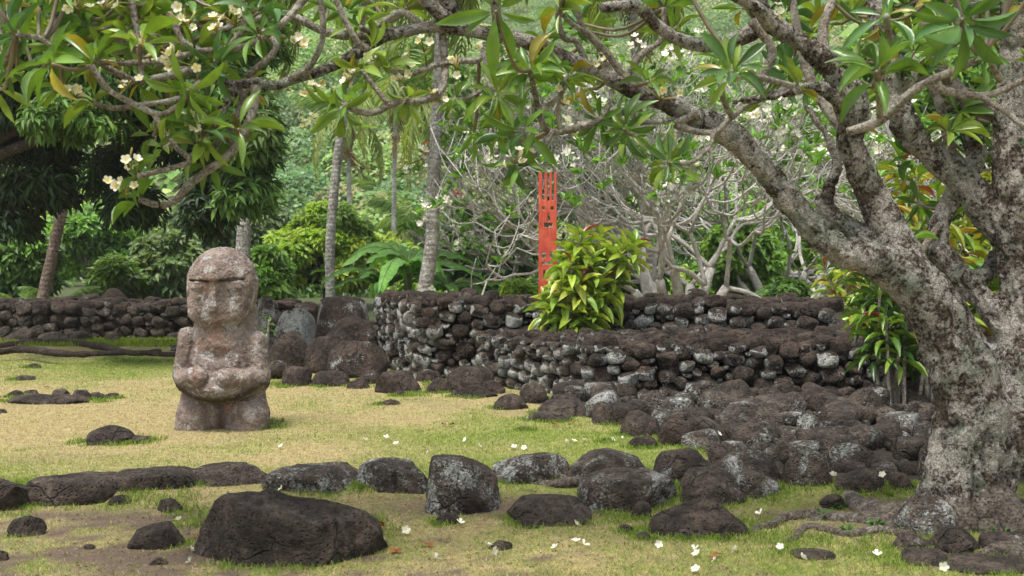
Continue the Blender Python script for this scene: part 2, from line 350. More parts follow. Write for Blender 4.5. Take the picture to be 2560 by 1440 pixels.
# ------------------------------------------------------------------ ROCK SHAPES
import bmesh
def ico(sub):
    bm = bmesh.new(); bmesh.ops.create_icosphere(bm, subdivisions=sub, radius=1); bm.verts.ensure_lookup_table()
    V = np.array([v.co[:] for v in bm.verts]); Fc = np.array([[v.index for v in f.verts] for f in bm.faces]); bm.free(); return V, Fc
ICO = {k: ico(k) for k in (2, 3, 4, 5, 6)}
def rockV(seed, sub=4, block=.82, cuts=14, rough=.12, fine=.04, top=None, taper=0.0, asp=(1, 1, 1), dome=0.0):
    r = np.random.default_rng(seed); V, Fc = ICO[sub]; V = np.sign(V) * np.abs(V) ** block; V = V / np.maximum(np.abs(V).max(1, keepdims=True) ** .35, .1)
    V = V / np.linalg.norm(V, axis=1).max() * 1.15
    for _ in range(cuts):
        d = nrm(r.normal(size=3) * [1, 1, .8]); o = r.uniform(.64, .95); t = V @ d - o; V = V - d * np.maximum(t, 0)[:, None] * .92
    N = nrm(V); off = r.uniform(0, 60, 3); A = np.array(asp, float); iA = 1 / A
    V = V + N * iA * (rough * 2 * (fbm(V * A * 1.3 + off, 3, seed) - .5))[:, None]
    V = V + N * iA * (fine * 2 * (fbm(V * A * 5 + off, 5, seed + 3, .62) - .5) + fine * 1.2 * (.25 - np.abs(fbm(V * A * 2.6 + off + 9, 4, seed + 7) - .5) * 2))[:, None]
    V[:, :2] *= (1 - taper * np.clip(V[:, 2:], -1, 1)); V[:, 2] -= taper * .5 * (np.maximum(V[:, 2], 0)) * np.minimum((V[:, :2] ** 2).sum(1), 1)
    V[:, 2] = np.where(V[:, 2] > 0, V[:, 2] * (1 - dome * np.clip(np.abs(V[:, 0] + .15), 0, 1.2) ** 2), V[:, 2])
    if top == 'mound': V[:, 2] = np.where(V[:, 2] > 0, V[:, 2] * (1 - .55 * np.clip(np.abs(V[:, 0]), 0, 1) ** 1.4), V[:, 2])
    lo, hi = V.min(0), V.max(0); return (V - (lo + hi) / 2) / ((hi - lo) / 2), Fc
SEAT = []
def rock(box, label, lich=.2, side=.3, tone=.5, seed=None, depth=.8, group=None, bury=.55, Y=None, name='rock', cat='rock', sub=4, base=None, **kw):
    """a stone that fills the photo-pixel box, seated on the ground (or at depth Y / height base)"""
    x0, y0, x1, y1 = box; e_ = kw.pop('grow', .03) * (x1 - x0); x0 -= e_; x1 += e_; seed = seed if seed is not None else int(x0 * 7 + y0 * 3 + 11) % 9973; cx = (x0 + x1) / 2
    if Y is None: g0 = G(cx, y1); Yf = g0[1]
    else: g0 = P(cx, y1, Y); Yf = Y
    w = (x1 - x0) * Yf / F / 2; d = w * depth; Yc = Yf + d * .75; w = (x1 - x0) * Yc / F / 2
    top = P(cx, y0, Yc + d * .1); zb = g0[2] if base is None else base
    H = max(top[2] - zb, .03); a = H * (1 + bury) / 2
    kw.setdefault('taper', .16); kw['asp'] = (max(w / a, .7), max(d / a, .7), 1); V, Fc = rockV(seed, sub, **kw)
    loc = np.array([P(cx, y1, Yc)[0], Yc, zb + H - a]); g = Geo().add(V * np.array([w, d, a]), Fc)
    if base is None and Yf < 18.2: SEAT.append((loc[0], loc[1], w, d))
    o = g.obj(name, ROCK); o.location = loc; o.color = (lich, side, tone, 1)
    return tag(o, label, cat, group)

BG = 'stones of the kerb row edging the lawn'
for bx, lb, kw in [
    ((-70, 1190, 62, 1278), 'dark kerb stone cut off by the left edge of the photo', dict(lich=.05)),
    ((76, 1180, 292, 1266), 'long brown kerb stone with a level top, leftmost whole one in the row', dict(lich=.03, block=.7, cuts=5)),
    ((292, 1165, 494, 1252), 'brown kerb stone with a humped top, below and left of the statue', dict(lich=.18)),
    ((494, 1158, 680, 1248), 'rounded kerb stone just behind the left end of the huge foreground boulder', dict(lich=.25)),
    ((677, 1160, 909, 1254), 'long kerb stone with blue grey lichen behind the huge boulder', dict(lich=.62, block=.64)),
    ((905, 1145, 1071, 1256), 'kerb stone with a flaring top and pale lichen, right of the huge boulder', dict(lich=.62, block=.64)),
    ((1071, 1138, 1239, 1284), 'tallest square kerb stone in the middle of the row', dict(lich=.45, block=.62)),
    ((1239, 1130, 1421, 1240), 'smooth rounded kerb stone flecked with lichen above the bare root', dict(lich=.55)),
    ((1455, 1168, 1676, 1274), 'big oval kerb stone with one white lichen patch at its right end', dict(lich=.55)),
    ((1690, 1170, 1856, 1268), 'rough brown kerb stone right of the oval one', dict(lich=.35)),
    ((1838, 1175, 1946, 1260), 'pointed kerb stone covered in pale grey lichen', dict(lich=.55, tone=.9))]:
    rock(bx, lb, group=BG, name='kerb_stone', cat='kerb stone', grow=.085, sub=5, block=kw.pop('block', .68), cuts=kw.pop('cuts', 11), taper=.05, rough=.12, fine=.04, side=kw.pop('side', .1), tone=kw.pop('tone', .45), **kw)
rock((488, 1218, 952, 1412), 'huge pitted dark boulder on the grass in front of the kerb row', lich=.04, sub=6, depth=.55, block=.8, cuts=12, rough=.22, fine=.035, taper=.16, dome=.30, name='boulder', cat='boulder', bury=.9, seed=77)
for bx, lb, kw in [
    ((330, 1305, 456, 1372), 'small block shaped stone left of the huge boulder', dict(lich=.0, block=.55)),
    ((22, 1288, 110, 1342), 'lone dark stone on the grass near the lower left corner', dict(lich=.0)),
    ((390, 1245, 458, 1281), 'little dark stone below the humped kerb stone', dict(lich=.0)),
    ((273, 1237, 338, 1268), 'reddish flat stone tucked between two kerb stones at left', dict(lich=.0, tone=.1)),
    ((-20, 1372, 22, 1402), 'bit of dark stone at the left edge of the front grass', dict(lich=.0)),
    ((1270, 1240, 1476, 1312), 'flat half buried stone under the bare root', dict(lich=.05, rough=.06)),
    ((1412, 1122, 1626, 1206), 'long dark stone behind the oval kerb stone', dict(lich=.4)),
    ((1420, 1165, 1470, 1206), 'small stone wedged at the left end of the oval kerb stone', dict(lich=.1)),
    ((1632, 1118, 1792, 1206), 'sloping pitted stone at the inner corner of the lawn', dict(lich=.22)),
    ((1625, 1242, 1876, 1340), 'broad low boulder at the foot of the kerb row right of centre', dict(lich=.06, depth=.6)),
    ((1575, 1252, 1630, 1295), 'small stone left of the broad low boulder', dict(lich=.05)),
    ((1790, 1124, 1949, 1212), 'large rounded stone behind the pointed lichen stone', dict(lich=.5)),
    ((1955, 1112, 2078, 1222), 'tall egg shaped dark stone facing the camera in the paving front', dict(lich=.35)),
    ((2072, 1108, 2190, 1178), 'wide stone with a pale top right of the egg shaped stone', dict(lich=.45)),
    ((2083, 1168, 2206, 1250), 'round dark stone between two white fallen flowers', dict(lich=.3)),
    ((2212, 1180, 2290, 1245), 'dark stone leaning on the left side of the frangipani trunk', dict(lich=.3)),
    ((2236, 1238, 2376, 1338), 'boulder with a lichened face set against the trunk foot', dict(lich=.6, tone=.7)),
    ((2315, 1316, 2452, 1380), 'smooth oval stone in front of the trunk foot', dict(lich=.12)),
    ((2448, 1330, 2580, 1380), 'dark stone in the lower right corner beside a root', dict(lich=.3)),
    ((2250, 1372, 2372, 1412), 'flat stone sunk in the grass below the trunk', dict(lich=.05, rough=.06)),
    ((2228, 1328, 2318, 1376), 'stone half hidden under the trunk boulder', dict(lich=.1)),
    ((2330, 1398, 2600, 1432), 'long flat slab in the lower right corner', dict(lich=.02, rough=.05)),
    ((2050, 1235, 2110, 1272), 'small round stone beside the broad root at the trunk', dict(lich=.1)),
    ((1545, 1310, 1582, 1332), 'small stone on the front grass below the oval kerb stone', dict(lich=0)),
    ((1590, 1330, 1630, 1350), 'flat pebble left of the row of low stones in the grass', dict(lich=0)),
    ((1690, 1322, 1735, 1348), 'left one of two low stones below the broad boulder', dict(lich=0)),
    ((1738, 1318, 1790, 1345), 'right one of two low stones below the broad boulder', dict(lich=0)),
    ((1305, 1296, 1352, 1322), 'crumbly dark stone below the flat half buried one', dict(lich=.05)),
    ((1090, 1282, 1150, 1312), 'pointed stone lying in the bare earth below the tallest kerb stone', dict(lich=0)),
    ((1225, 1350, 1280, 1376), 'low stone next to fallen flowers on the front grass', dict(lich=0)),
    ((1980, 1374, 2085, 1398), 'sunken flat stone on the front grass right of centre', dict(lich=0, rough=.05)),
    ((375, 1392, 420, 1412), 'small flat stone below the block shaped stone', dict(lich=0)),
    ((210, 1362, 236, 1374), 'tiny dark stone on bare earth at lower left', dict(lich=0)),
    ((1790, 1334, 1825, 1350), 'small stone between the broad boulder and the roots', dict(lich=0)),
    # lawn
    ((208, 1063, 330, 1112), 'dark hump of stone on the lawn left of the statue', dict(lich=0, top='mound', rough=.08)),
    ((285, 1088, 374, 1108), 'low stone tail right of the dark hump on the lawn', dict(lich=0, rough=.05)),
    ((22, 985, 150, 1010), 'left half of the low dark outcrop on the left lawn', dict(lich=0, top='mound')),
    ((110, 984, 222, 1010), 'right half of the low dark outcrop on the left lawn', dict(lich=0, top='mound')),
    ((22, 974, 58, 994), 'grey cobble at the left end behind the outcrop', dict(lich=.1, tone=.9)),
    ((62, 974, 98, 990), 'second cobble behind the outcrop, tan coloured', dict(lich=.1, tone=.5)),
    ((134, 971, 172, 990), 'grey cobble in the middle behind the outcrop', dict(lich=.1, tone=.9)),
    ((178, 973, 226, 1000), 'largest grey cobble behind the outcrop', dict(lich=.15, tone=.9)),
    ((224, 980, 262, 998), 'cobble right of the largest one behind the outcrop', dict(lich=.1, tone=.7)),
    ((262, 982, 300, 996), 'cobble at the right end behind the outcrop', dict(lich=.05)),
    ((36, 938, 86, 951), 'flat stone in the lawn behind the outcrop', dict(lich=0)),
    ((72, 908, 102, 920), 'tiny flat stone at the back of the left lawn', dict(lich=0)),
    ((-12, 1022, 16, 1034), 'low stone at the left edge of the lawn', dict(lich=0)),
    ((945, 997, 999, 1013), 'small low stone alone on the lawn right of the statue', dict(lich=0, top='mound')),
    ((1322, 1028, 1426, 1054), 'low rounded stone on the lawn near the paving corner', dict(lich=0, rough=.06)),
    ((1234, 984, 1319, 1024), 'peaked dark stone standing in the lawn before the low wall', dict(lich=.02, top='mound')),
    ((1284, 1066, 1330, 1077), 'thin dark sliver of stone in the middle of the lawn', dict(lich=0)),
    ((1505, 1096, 1516, 1106), 'tiny pebble on the lawn beside white fallen petals', dict(lich=0)),
    # paving edge
    ((1345, 1000, 1502, 1040), 'long level edge stone at the far corner of the paving', dict(lich=.08, block=.5, rough=.06)),
    ((1480, 1004, 1562, 1062), 'second edge stone of the paving, blocky', dict(lich=.1, block=.55)),
    ((1552, 1026, 1652, 1092), 'third edge stone of the paving with rough pits', dict(lich=.15)),
    ((1646, 1046, 1742, 1116), 'smooth brown boulder at the paving edge', dict(lich=.04, tone=.15)),
    ((1704, 1072, 1802, 1124), 'paving edge stone with a white lichen cap', dict(lich=.6, tone=.9)),
    ((1574, 1090, 1642, 1120), 'little sloping stone where paving meets lawn', dict(lich=.02)),
    ((1798, 1002, 1956, 1098), 'big angular stone with grey lichen rising from the paving', dict(lich=.45, tone=.8, block=.6)),
    ((1828, 1052, 1978, 1138), 'large rounded stone with speckled top in the paving', dict(lich=.5, tone=.7)),
    ((1772, 1104, 1842, 1160), 'plain brown stone left of the large speckled one', dict(lich=.02)),
    ((1978, 965, 2122, 1020), 'dark reddish boulder leaning on the foot of the low wall', dict(lich=.14, tone=0, top='mound')),
    ((1700, 955, 1775, 1010), 'lichen spotted boulder at the foot of the low wall', dict(lich=.6, side=.1)),
    ((1745, 1000, 1800, 1030), 'pale stone at the wall foot beside the spotted boulder', dict(lich=.7, tone=.9)),
    ((1955, 1078, 2005, 1106), 'smooth blue grey cobble in the paving', dict(lich=0, tone=1.0, cuts=1, rough=.03))]:
    rock(bx, lb, side=kw.pop('side', .1), tone=kw.pop('tone', .45), **kw)
# boulder pile left of the walls
for bx, lb, kw in [
    ((784, 738, 922, 858), 'biggest boulder of the pile, flat topped, white lichen on its left face', dict(Y=17.6, lich=.55, side=1, block=.5, cuts=4, tone=.1)),
    ((690, 768, 792, 862), 'pale sloping boulder behind the statue shoulder', dict(Y=17.9, lich=.85, side=.3, tone=.6)),
    ((640, 738, 694, 860), 'upright lichened boulder partly behind the statue head', dict(Y=18.2, lich=.75, side=.4)),
    ((800, 792, 940, 880), 'boulder leaning below the flat topped one', dict(Y=17.0, lich=.45, side=.9, tone=.1)),
    ((680, 826, 782, 935), 'dark low boulder right of the statue shoulder', dict(Y=16.4, lich=.04)),
    ((764, 838, 880, 935), 'brown boulder in the middle of the pile', dict(Y=16.2, lich=.1, tone=.2)),
    ((820, 850, 968, 945), 'round fronted boulder overhanging the front of the pile', dict(Y=15.6, lich=.36, side=.3, tone=.15)),
    ((660, 900, 720, 960), 'yellowish stone peeping out beside the statue arm', dict(Y=15.4, lich=.3))]:
    rock(bx, lb, group='boulders piled left of the stone walls', name='boulder', cat='boulder', depth=.75, bury=.1, base=0.0 if bx[3] > 860 else .05, **{k: v for k, v in kw.items()})
for bx, lb, kw in [
    ((704, 914, 777, 966), 'small hump of stone at the foot of the pile beside the statue', dict(lich=.1)),
    ((780, 926, 872, 966), 'low brown stone at the foot of the boulder pile', dict(lich=.05)),
    ((868, 944, 924, 972), 'little pointed stone under the overhanging boulder', dict(lich=.05)),
    ((900, 925, 955, 960), 'pale lichened stone below the overhanging boulder', dict(lich=.6)),
    ((940, 925, 1060, 984), 'triangular dark boulder standing in front of the wall corner', dict(lich=.02, block=.6)),
    ((1038, 925, 1104, 955), 'flat grey stone at the wall corner', dict(lich=.3)),
    ((1066, 945, 1130, 982), 'jagged stone in the rubble before the wall', dict(lich=.08)),
    ((1110, 915, 1240, 978), 'broad broken slab in the rubble before the wall', dict(lich=.2, block=.55)),
    ((1130, 962, 1242, 994), 'low mound of stone at the lawn edge before the rubble', dict(lich=.02, top='mound')),
    ((1200, 950, 1262, 985), 'dark stone where the rubble meets the low wall', dict(lich=.1)),
    ((985, 975, 1020, 990), 'small shadowed stone before the triangular boulder', dict(lich=0))]:
    rock(bx, lb, side=.3, tone=.3, **kw)
# boulders on and by the far left wall
for bx, lb, kw in [
    ((232, 720, 325, 785), 'peaked dark boulder on top of the far left wall', dict(Y=21.6, lich=.03, tone=.1, top='mound')),
    ((170, 738, 252, 785), 'low dark boulder left of the peaked one on the far wall', dict(Y=21.6, lich=.03, tone=.1)),
    ((80, 748, 178, 790), 'long dark boulder at the palm foot on the far wall', dict(Y=21.6, lich=.03, tone=.1)),
    ((310, 752, 372, 785), 'small dark boulder right of the peaked one on the far wall', dict(Y=21.6, lich=.03, tone=.1)),
    ((-10, 752, 82, 812), 'grey lichened boulder at the left end of the far wall', dict(Y=21, lich=.7, side=.8, tone=.9)),
    ((95, 828, 168, 862), 'mossy boulder on the green bank below the far wall', dict(Y=20.0, lich=.3, tone=.9)),
    ((10, 820, 90, 862), 'dark boulder on the bank at the far left', dict(Y=20.0, lich=.1, tone=.5)),
    ((160, 826, 230, 858), 'dark low stone on the bank beside the mossy boulder', dict(Y=20.1, lich=.15, tone=.7)),
    ((255, 835, 300, 852), 'small stone on the bank right of the mossy boulder', dict(Y=20.1, lich=.2, tone=.7)),
    ((425, 862, 462, 892), 'grey stone beside the statue arm at the lawn back', dict(Y=18.6, lich=.5, tone=.9))]:
    rock(bx, lb, base=.15 if bx[3] > 812 else .55, **kw)

# ------------------------------------------------------------------ DRY STONE WALLS
STONES = [rockV(900 + i, 3, .84, 5, .13, .035)[0] for i in range(14)]; SF = ICO[3][1]
STONE_ME = [Geo().add(v, SF).mesh('stone', ROCK) for v in STONES]
CORE = rock_mat('wall_core', True)
def rotz(V, a): c, s = math.cos(a), math.sin(a); return np.stack([V[:, 0] * c - V[:, 1] * s, V[:, 0] * s + V[:, 1] * c, V[:, 2]], -1)
class Wall:
    def __init__(s, name, label, loc, group): s.root = empty(name, loc, label, 'stone wall', group); s.st = []; s.core = Geo()
    def face(s, a, b, z0, zt0, zt1, size=.2, lich=(.3, .9), tone=(0, .6), side=.9, hh=.145, depth=.13):
        """courses of stones from a to b; the top runs from zt0 to zt1"""
        a, b = np.array(a, float), np.array(b, float); L = np.linalg.norm(b - a); d = (b - a) / L; ang = math.atan2(d[1], d[0]); nx, ny = d[1], -d[0]
        T = np.zeros(4000); Z = np.zeros(4000); A = np.zeros(4000); B = np.zeros(4000); n = 0
        for f in (.68, .60, .52, .45, .38, .30, .22, .16):
            for _ in range(int(130 * L)):
                ha = size * f * rng.uniform(.85, 1.25); hb = min(ha / rng.uniform(1.0, 1.5), hh * .72); t = rng.uniform(-.02, L); zt = zt0 + (zt1 - zt0) * max(t, 0) / L - hb * .55
                z = rng.uniform(z0 + .02, zt)
                if z > zt - .03: z = zt
                if n and ((((T[:n] - t) / (A[:n] + ha)) ** 2 + ((Z[:n] - z) / (B[:n] + hb)) ** 2) < .80).any(): continue
                T[n], Z[n], A[n], B[n] = t, z, ha, hb; n += 1
        for t, z, ha, hb in zip(T[:n], Z[:n], A[:n], B[:n]):
            c = a + d * t; o = rng.normal() * .02 + .02
            s.st.append((c[0] + nx * o, c[1] + ny * o, z, ha * 1.06, min(depth * rng.uniform(.8, 1.2), ha * 1.6), hb * 1.06, ang + rng.normal() * .12, rng.uniform(*lich) if rng.random() < .8 else rng.uniform(0, .25), side, rng.uniform(*tone), rng.normal() * .22))
    def top(s, poly, z, size=.22, lich=.05, tone=(0, .25), zf=None, jit=.032):
        xs = [p[0] for p in poly]; ys = [p[1] for p in poly]; y = min(ys)
        while y < max(ys):
            x = min(xs) + rng.uniform(0, size)
            while x < max(xs):
                w = size * rng.uniform(.7, 1.4)
                if inpoly(x + w / 2, y, poly):
                    s.st.append((x + w / 2, y + rng.normal() * .03, (z if zf is None else zf(x, y)) + rng.normal() * jit, w * .52, size * .48, .085 * rng.uniform(.8, 1.5), rng.uniform(-.5, .5), rng.choice([.05, .1, .3, .5]), .75, rng.uniform(*tone), rng.normal() * .15))
                x += w * .9
            y += size * .75
    def slab(s, poly, z0, z1):
        n = len(poly); V = [(x, y, z0) for x, y in poly] + [(x, y, z1) for x, y in poly]
        Q = [(i, (i + 1) % n, n + (i + 1) % n, n + i) for i in range(n)]
        s.core.add(V, np.array(Q), (.0, 0, .1)); s.core.F.append(np.array([[s.core.n - n + i for i in range(n)]]) if n > 2 else None)
    def build(s):
        loc = np.array(s.root.location)
        st = sorted(s.st, key=lambda q: -(q[3] * q[5]) / max(q[1], 1) ** 2 * (3 if q[8] > .7 else 1))
        for q in st[:100]:
            o = bpy.data.objects.new('stone', STONE_ME[rng.integers(14)]); C.objects.link(o); o.parent = s.root
            o.location = np.array(q[:3]) - loc; o.scale = (q[3] * rng.choice([-1, 1]), q[4], q[5]); o.rotation_euler = (rng.normal() * .1, q[10], q[6]); o.color = (q[7], q[8], q[9], 1)
        g = Geo()
        for q in st[100:]:
            V = STONES[rng.integers(14)] * np.array([q[3] * rng.choice([-1, 1]), q[4], q[5]])
            c, sn = math.cos(q[10]), math.sin(q[10]); V = np.stack([V[:, 0] * c + V[:, 2] * sn, V[:, 1], -V[:, 0] * sn + V[:, 2] * c], -1)
            g.add(rotz(V, q[6]) + np.array(q[:3]), SF, (q[7], q[8], q[9]))
        if g.n: tag(part(g, 'packed_stones', ROCKA, s.root), kind='stuff')
        part(s.core, 'rubble_core', CORE, s.root, smooth=False)
WG = 'dry stone walls of the old temple platform'
w = Wall('stone_wall', 'lower dry stone wall of the terrace, nearest one, running right behind the paving', (3, 13.2, 0), WG)
w.face((.95, 13.0), (7.2, 13.0), .0, .62, .66, .15, lich=(.4, 1.1), hh=.13)
w.face((-.35, 14.9), (.95, 13.0), .0, .62, .60, .135, hh=.12, lich=(.6, 1.0), tone=(.3, 1))
ter = [(1.0, 13.02), (7.2, 13.02), (7.2, 15.5), (-.6, 15.5), (-.28, 14.9)]
w.top(ter, .6, .21, zf=lambda x, y: .615 - .02 * (y - 13))
w.slab([(1.12, 13.2), (7.2, 13.2), (7.2, 15.5), (-.4, 15.5), (-.18, 14.95)], -.1, .58); w.build()
w = Wall('stone_wall', 'upper dry stone wall behind the leafy yellow green plant, higher than the terrace', (1.5, 15.8, 0), WG)
w.face((-1.22, 15.5), (4.3, 15.5), .0, 1.0, .96, .165, lich=(.4, 1.1), hh=.14)
w.face((4.3, 15.5), (4.75, 15.6), .0, .85, .6, .18)
w.face((-2.05, 17.9), (-1.22, 15.5), .0, 1.02, 1.0, .15, lich=(.6, 1.0), tone=(.2, .9))
w.top([(-1.2, 15.52), (4.4, 15.52), (4.4, 16.4), (-1.6, 16.4)], 1.0, .26, zf=lambda x, y: 1.03 - .012 * (x + 1.2) + .02 * math.sin(x * 3))
w.top([(-2.0, 17.8), (-1.6, 16.4), (-.6, 16.4), (-.9, 17.8)], 1.0, .26)
w.slab([(-1.04, 15.72), (4.25, 15.72), (4.3, 16.4), (-.8, 16.4), (-1.0, 17.9), (-1.95, 17.9)], -.1, .96); w.build()
w = Wall('stone_wall', 'dark low dry stone wall far back on the left under the mango tree', (-7.4, 21, 0), WG)
w.face((-11.5, 20.8), (-5.4, 20.8), .12, .74, .80, .20, lich=(.1, .35), tone=(.4, 1), side=-.3, hh=.14)
w.face((-5.4, 20.8), (-3.6, 20.0), .12, .74, .70, .19, lich=(.2, .5), tone=(.4, 1), side=0)
w.top([(-11.5, 20.82), (-5.4, 20.82), (-3.6, 20.0), (-3.5, 20.8), (-5.2, 21.6), (-11.5, 21.6)], .78, .28)
w.slab([(-11.5, 20.9), (-5.4, 20.9), (-3.6, 20.1), (-3.5, 20.8), (-5.2, 21.6), (-11.5, 21.6)], -.1, .72); w.build()
for bx, lb, kw in [((1060, 738, 1090, 775), 'reddish upright capstone at the left end of the upper wall', dict(Y=15.6, base=.98, tone=0, lich=.15, block=.5)),
                   ((1052, 768, 1092, 795), 'red block in the wall corner, upper of two', dict(Y=15.36, base=.83, tone=0, lich=.25, block=.5)),
                   ((1050, 792, 1090, 822), 'red block in the wall corner, lower of two', dict(Y=15.36, base=.68, tone=0, lich=.2, block=.5)),
                   ((960, 748, 1042, 775), 'flat dark slab on top behind the wall corner', dict(Y=17.5, base=.9, tone=.1, lich=.02)),
                   ((1700, 756, 1755, 790), 'dark round stone on top of the upper wall below the bare tree', dict(Y=15.9, base=.95, tone=.1, lich=.02)),
                   ((2062, 808, 2165, 862), 'sloping plain slab at the right end of the upper wall', dict(Y=14.9, base=.5, tone=.3, lich=0, rough=.04, cuts=3))]:
    rock(bx, lb, side=.5, bury=.05, name='capstone' if 'cap' in lb else 'rock', **kw)

# ------------------------------------------------------------------ COBBLE PAVING
pts = []
for _ in range(30000):
    x, y = rng.uniform(.2, 6.6), rng.uniform(8.25, 13.1)
    if not inpoly(x, y, PAVE) or (x - 2.85) ** 2 + (y - 7.3) ** 2 < .5 or x > y * .47 + .2: continue
    if x > 3.9 and y < 9.6: continue
    s = (rng.uniform(.09, .22) if y > 9.3 else rng.uniform(.09, .17)) if len(pts) < 175 else rng.uniform(.045, .085)
    if any((x - q[0]) ** 2 + (y - q[1]) ** 2 < ((s + q[2]) * .76) ** 2 for q in pts): continue
    pts.append((x, y, s))
    if len(pts) > 285: break
for x, y, s in pts:
    o = bpy.data.objects.new('cobble', STONE_ME[rng.integers(14)]); C.objects.link(o)
    h = s * rng.uniform(.55, .95); o.location = (x, y, float(gz(x, y)) + h * .45 + rng.normal() * .01); o.scale = (s * 1.0, s * rng.uniform(.7, .95), h)
    o.rotation_euler = (rng.normal() * .15, rng.normal() * .15, rng.uniform(0, 6.28)); o.color = (rng.choice([.08, .2, .35, .5]), 0, rng.uniform(.5, 1.0), 1)
    tag(o, 'dark basalt cobble packed among many in the rough paving before the low wall', 'cobble', 'cobbles of the rough stone paving')

# ------------------------------------------------------------------ STATUE
def statue():
    b = G(560, 1077); S = (b[1] + .14) / F; root = empty('stone_statue', (P(560, 1000, b[1] + .22)[0], b[1] + .22, b[2]), 'weathered pinkish grey carved stone figure with folded arms standing on the lawn', 'statue')
    h = .0085; X = grid((-.56, -.50, -.08), (.56, .50, 1.78), h); px = lambda x, y: ((x - 560) * S, (1077 - y) * S)
    def E(x, y, rx, rz, ry, cy=0): xx, zz = px(x, y); return ell(X, (xx, cy, zz), (rx * S, ry, rz * S))
    def Cc(x0, y0, d0, x1, y1, d1, r0, r1): a, c = px(x0, y0); e, f = px(x1, y1); return caps(X, (a, d0, c), (e, d1, f), r0 * S, r1 * S)
    head = smin(E(559, 712, 92, 90, .31, .0), E(557, 750, 88, 76, .285, -.02), .06)
    # flattened face below the brow, brow overhang and side cheeks
    yy = X[1]; zz = X[2]; xx = X[0]; zb = (1077 - 702) * S
    face = -(yy + .262 - .05 * sst(0, .30, zb - zz) + .25 * np.maximum(np.abs(xx + .02) - .13, 0) ** 1.5)
    below = zz - zb + .012 * np.cos(xx * 9)            # negative below the brow: cut the head back to a flat face plane there
    head = smax(head, -smax(below, -face, .02), .02)
    bx = xx - (553 - 560) * S
    brow = np.maximum(np.maximum(np.abs(bx - .01) - .275, np.abs(zz - zb + .012 + .02 * np.exp(-(bx / .05) ** 2) - .05 * np.abs(bx) * (bx > 0)) - .010), np.maximum(-(head + .042), yy + .02))
    head = smax(head, -brow, .012)
    a, c = px(553, 706); e, f2 = px(551, 765)
    head = smin(head, caps(X, (a, -.250, c), (e, -.272, f2), .022, .044), .035)
    for sx in (-1, 1):
        q, w2 = px(554 + sx * 46, 722); head = smin(head, ell(X, (q, -.235, w2), (.066, .022, .02)), .025)
        q, w2 = px(554 + sx * 46, 731); head = smax(head, -ell(X, (q, -.268, w2), (.08, .018, .007)), .012)
    for x0, y0, x1, y1, r in ((522, 781, 551, 774, .011), (551, 774, 580, 781, .011)):
        a, c = px(x0, y0); e, f2 = px(x1, y1); head = smax(head, -caps(X, (a, -.30, c), (e, -.30, f2), r * 1.7, r * 1.7), .014)
    
    head = smin(head, E(554, 784, 72, 38, .10, -.17), .09)
    neck = smin(Cc(559, 796, .15, 560, 850, .12, 80, 90), E(560, 846, 98, 26, .19, .06), .05)
    torso = smin(E(560, 912, 98, 86, .27, .02), E(560, 855, 92, 26, .19, .09), .06)
    torso = smin(torso, smin(E(560, 964, 121, 43, .34, -.02), E(558, 972, 98, 38, .39, -.05), .05), .05)
    torso = smax(torso, -E(556, 888, 70, 30, .15, -.33), .05)
    L = smin(Cc(468, 846, -.05, 459, 935, -.11, 24, 24), Cc(459, 945, -.10, 478, 952, -.22, 25, 25), .03); L = smin(L, Cc(472, 950, -.23, 518, 940, -.37, 24, 27), .025)
    Rr = smin(Cc(652, 860, -.05, 662, 940, -.11, 27, 26), Cc(662, 948, -.10, 640, 952, -.22, 27, 25), .03); Rr = smin(Rr, Cc(640, 950, -.23, 590, 944, -.36, 25, 25), .025)
    lg = smin(Cc(488, 1005, .0, 484, 1090, .0, 42, 50), Cc(486, 1045, -.08, 488, 1090, -.06, 47, 49), .04)
    rg = smin(Cc(626, 1005, .0, 630, 1090, .0, 44, 50), Cc(635, 1040, -.08, 626, 1090, -.06, 50, 50), .04)
    mid = E(556, 1030, 70, 80, .20, .05)
    parts_ = [head, neck, torso, L, Rr, lg, rg, mid]; f = head; ks = [0, .05, .05, .022, .022, .02, .02, .04]
    for d, k in zip(parts_[1:], ks[1:]): f = smin(f, d, k)
    f = f.astype(np.float32)
    V, Q = surfnet(f, (-.56, -.50, -.08), h)
    for _ in range(2):        # relax, then weather the surface
        A = np.zeros_like(V); Nn = np.zeros(len(V))
        for k in range(4):
            for j in (1, 3): np.add.at(A, Q[:, k], V[Q[:, (k + j) % 4]]); np.add.at(Nn, Q[:, k], 1)
        V = V * .6 + .4 * A / np.maximum(Nn, 1)[:, None]
    N = vnormals(V, Q); V = V + N * (.020 * (fbm(V * 7, 3, 3) - .5) + 0.026 * (fbm(V * 20, 4, 8, .65) - .5) + .012 * (fbm(V * 70, 2, 5) - .5))[:, None]
    iV = np.clip(np.rint((V - np.array([-.56, -.50, -.08])) / h).astype(int), 0, np.array(f.shape) - 1)
    D = np.stack([d[iV[:, 0], iV[:, 1], iV[:, 2]] for d in parts_], -1); lab = np.argmin(D, 1); lab = np.array([0, 1, 1, 2, 3, 4, 5, 1])[lab]
    # dark moss plus painted shade under belly, darker line between legs: red channel
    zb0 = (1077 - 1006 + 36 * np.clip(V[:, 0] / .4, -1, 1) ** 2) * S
    stain_shade = np.exp(-((V[:, 2] - zb0 - .02) / .045) ** 2) * (V[:, 1] < .1) * sst(.38, .55, fbm(V * 18, 3, 31) + .14)
    stain_shade = np.maximum(stain_shade, .62 * sst(0, .03, V[:, 2] - zb0) * sst(.09, .04, V[:, 2] - zb0) * (V[:, 1] < .15) * sst(.3, .55, fbm(V * 9, 3, 35)))
    stain_shade = np.maximum(stain_shade, .8 * np.exp(-(V[:, 0] / .05) ** 2) * sst(.32, .2, V[:, 2]))
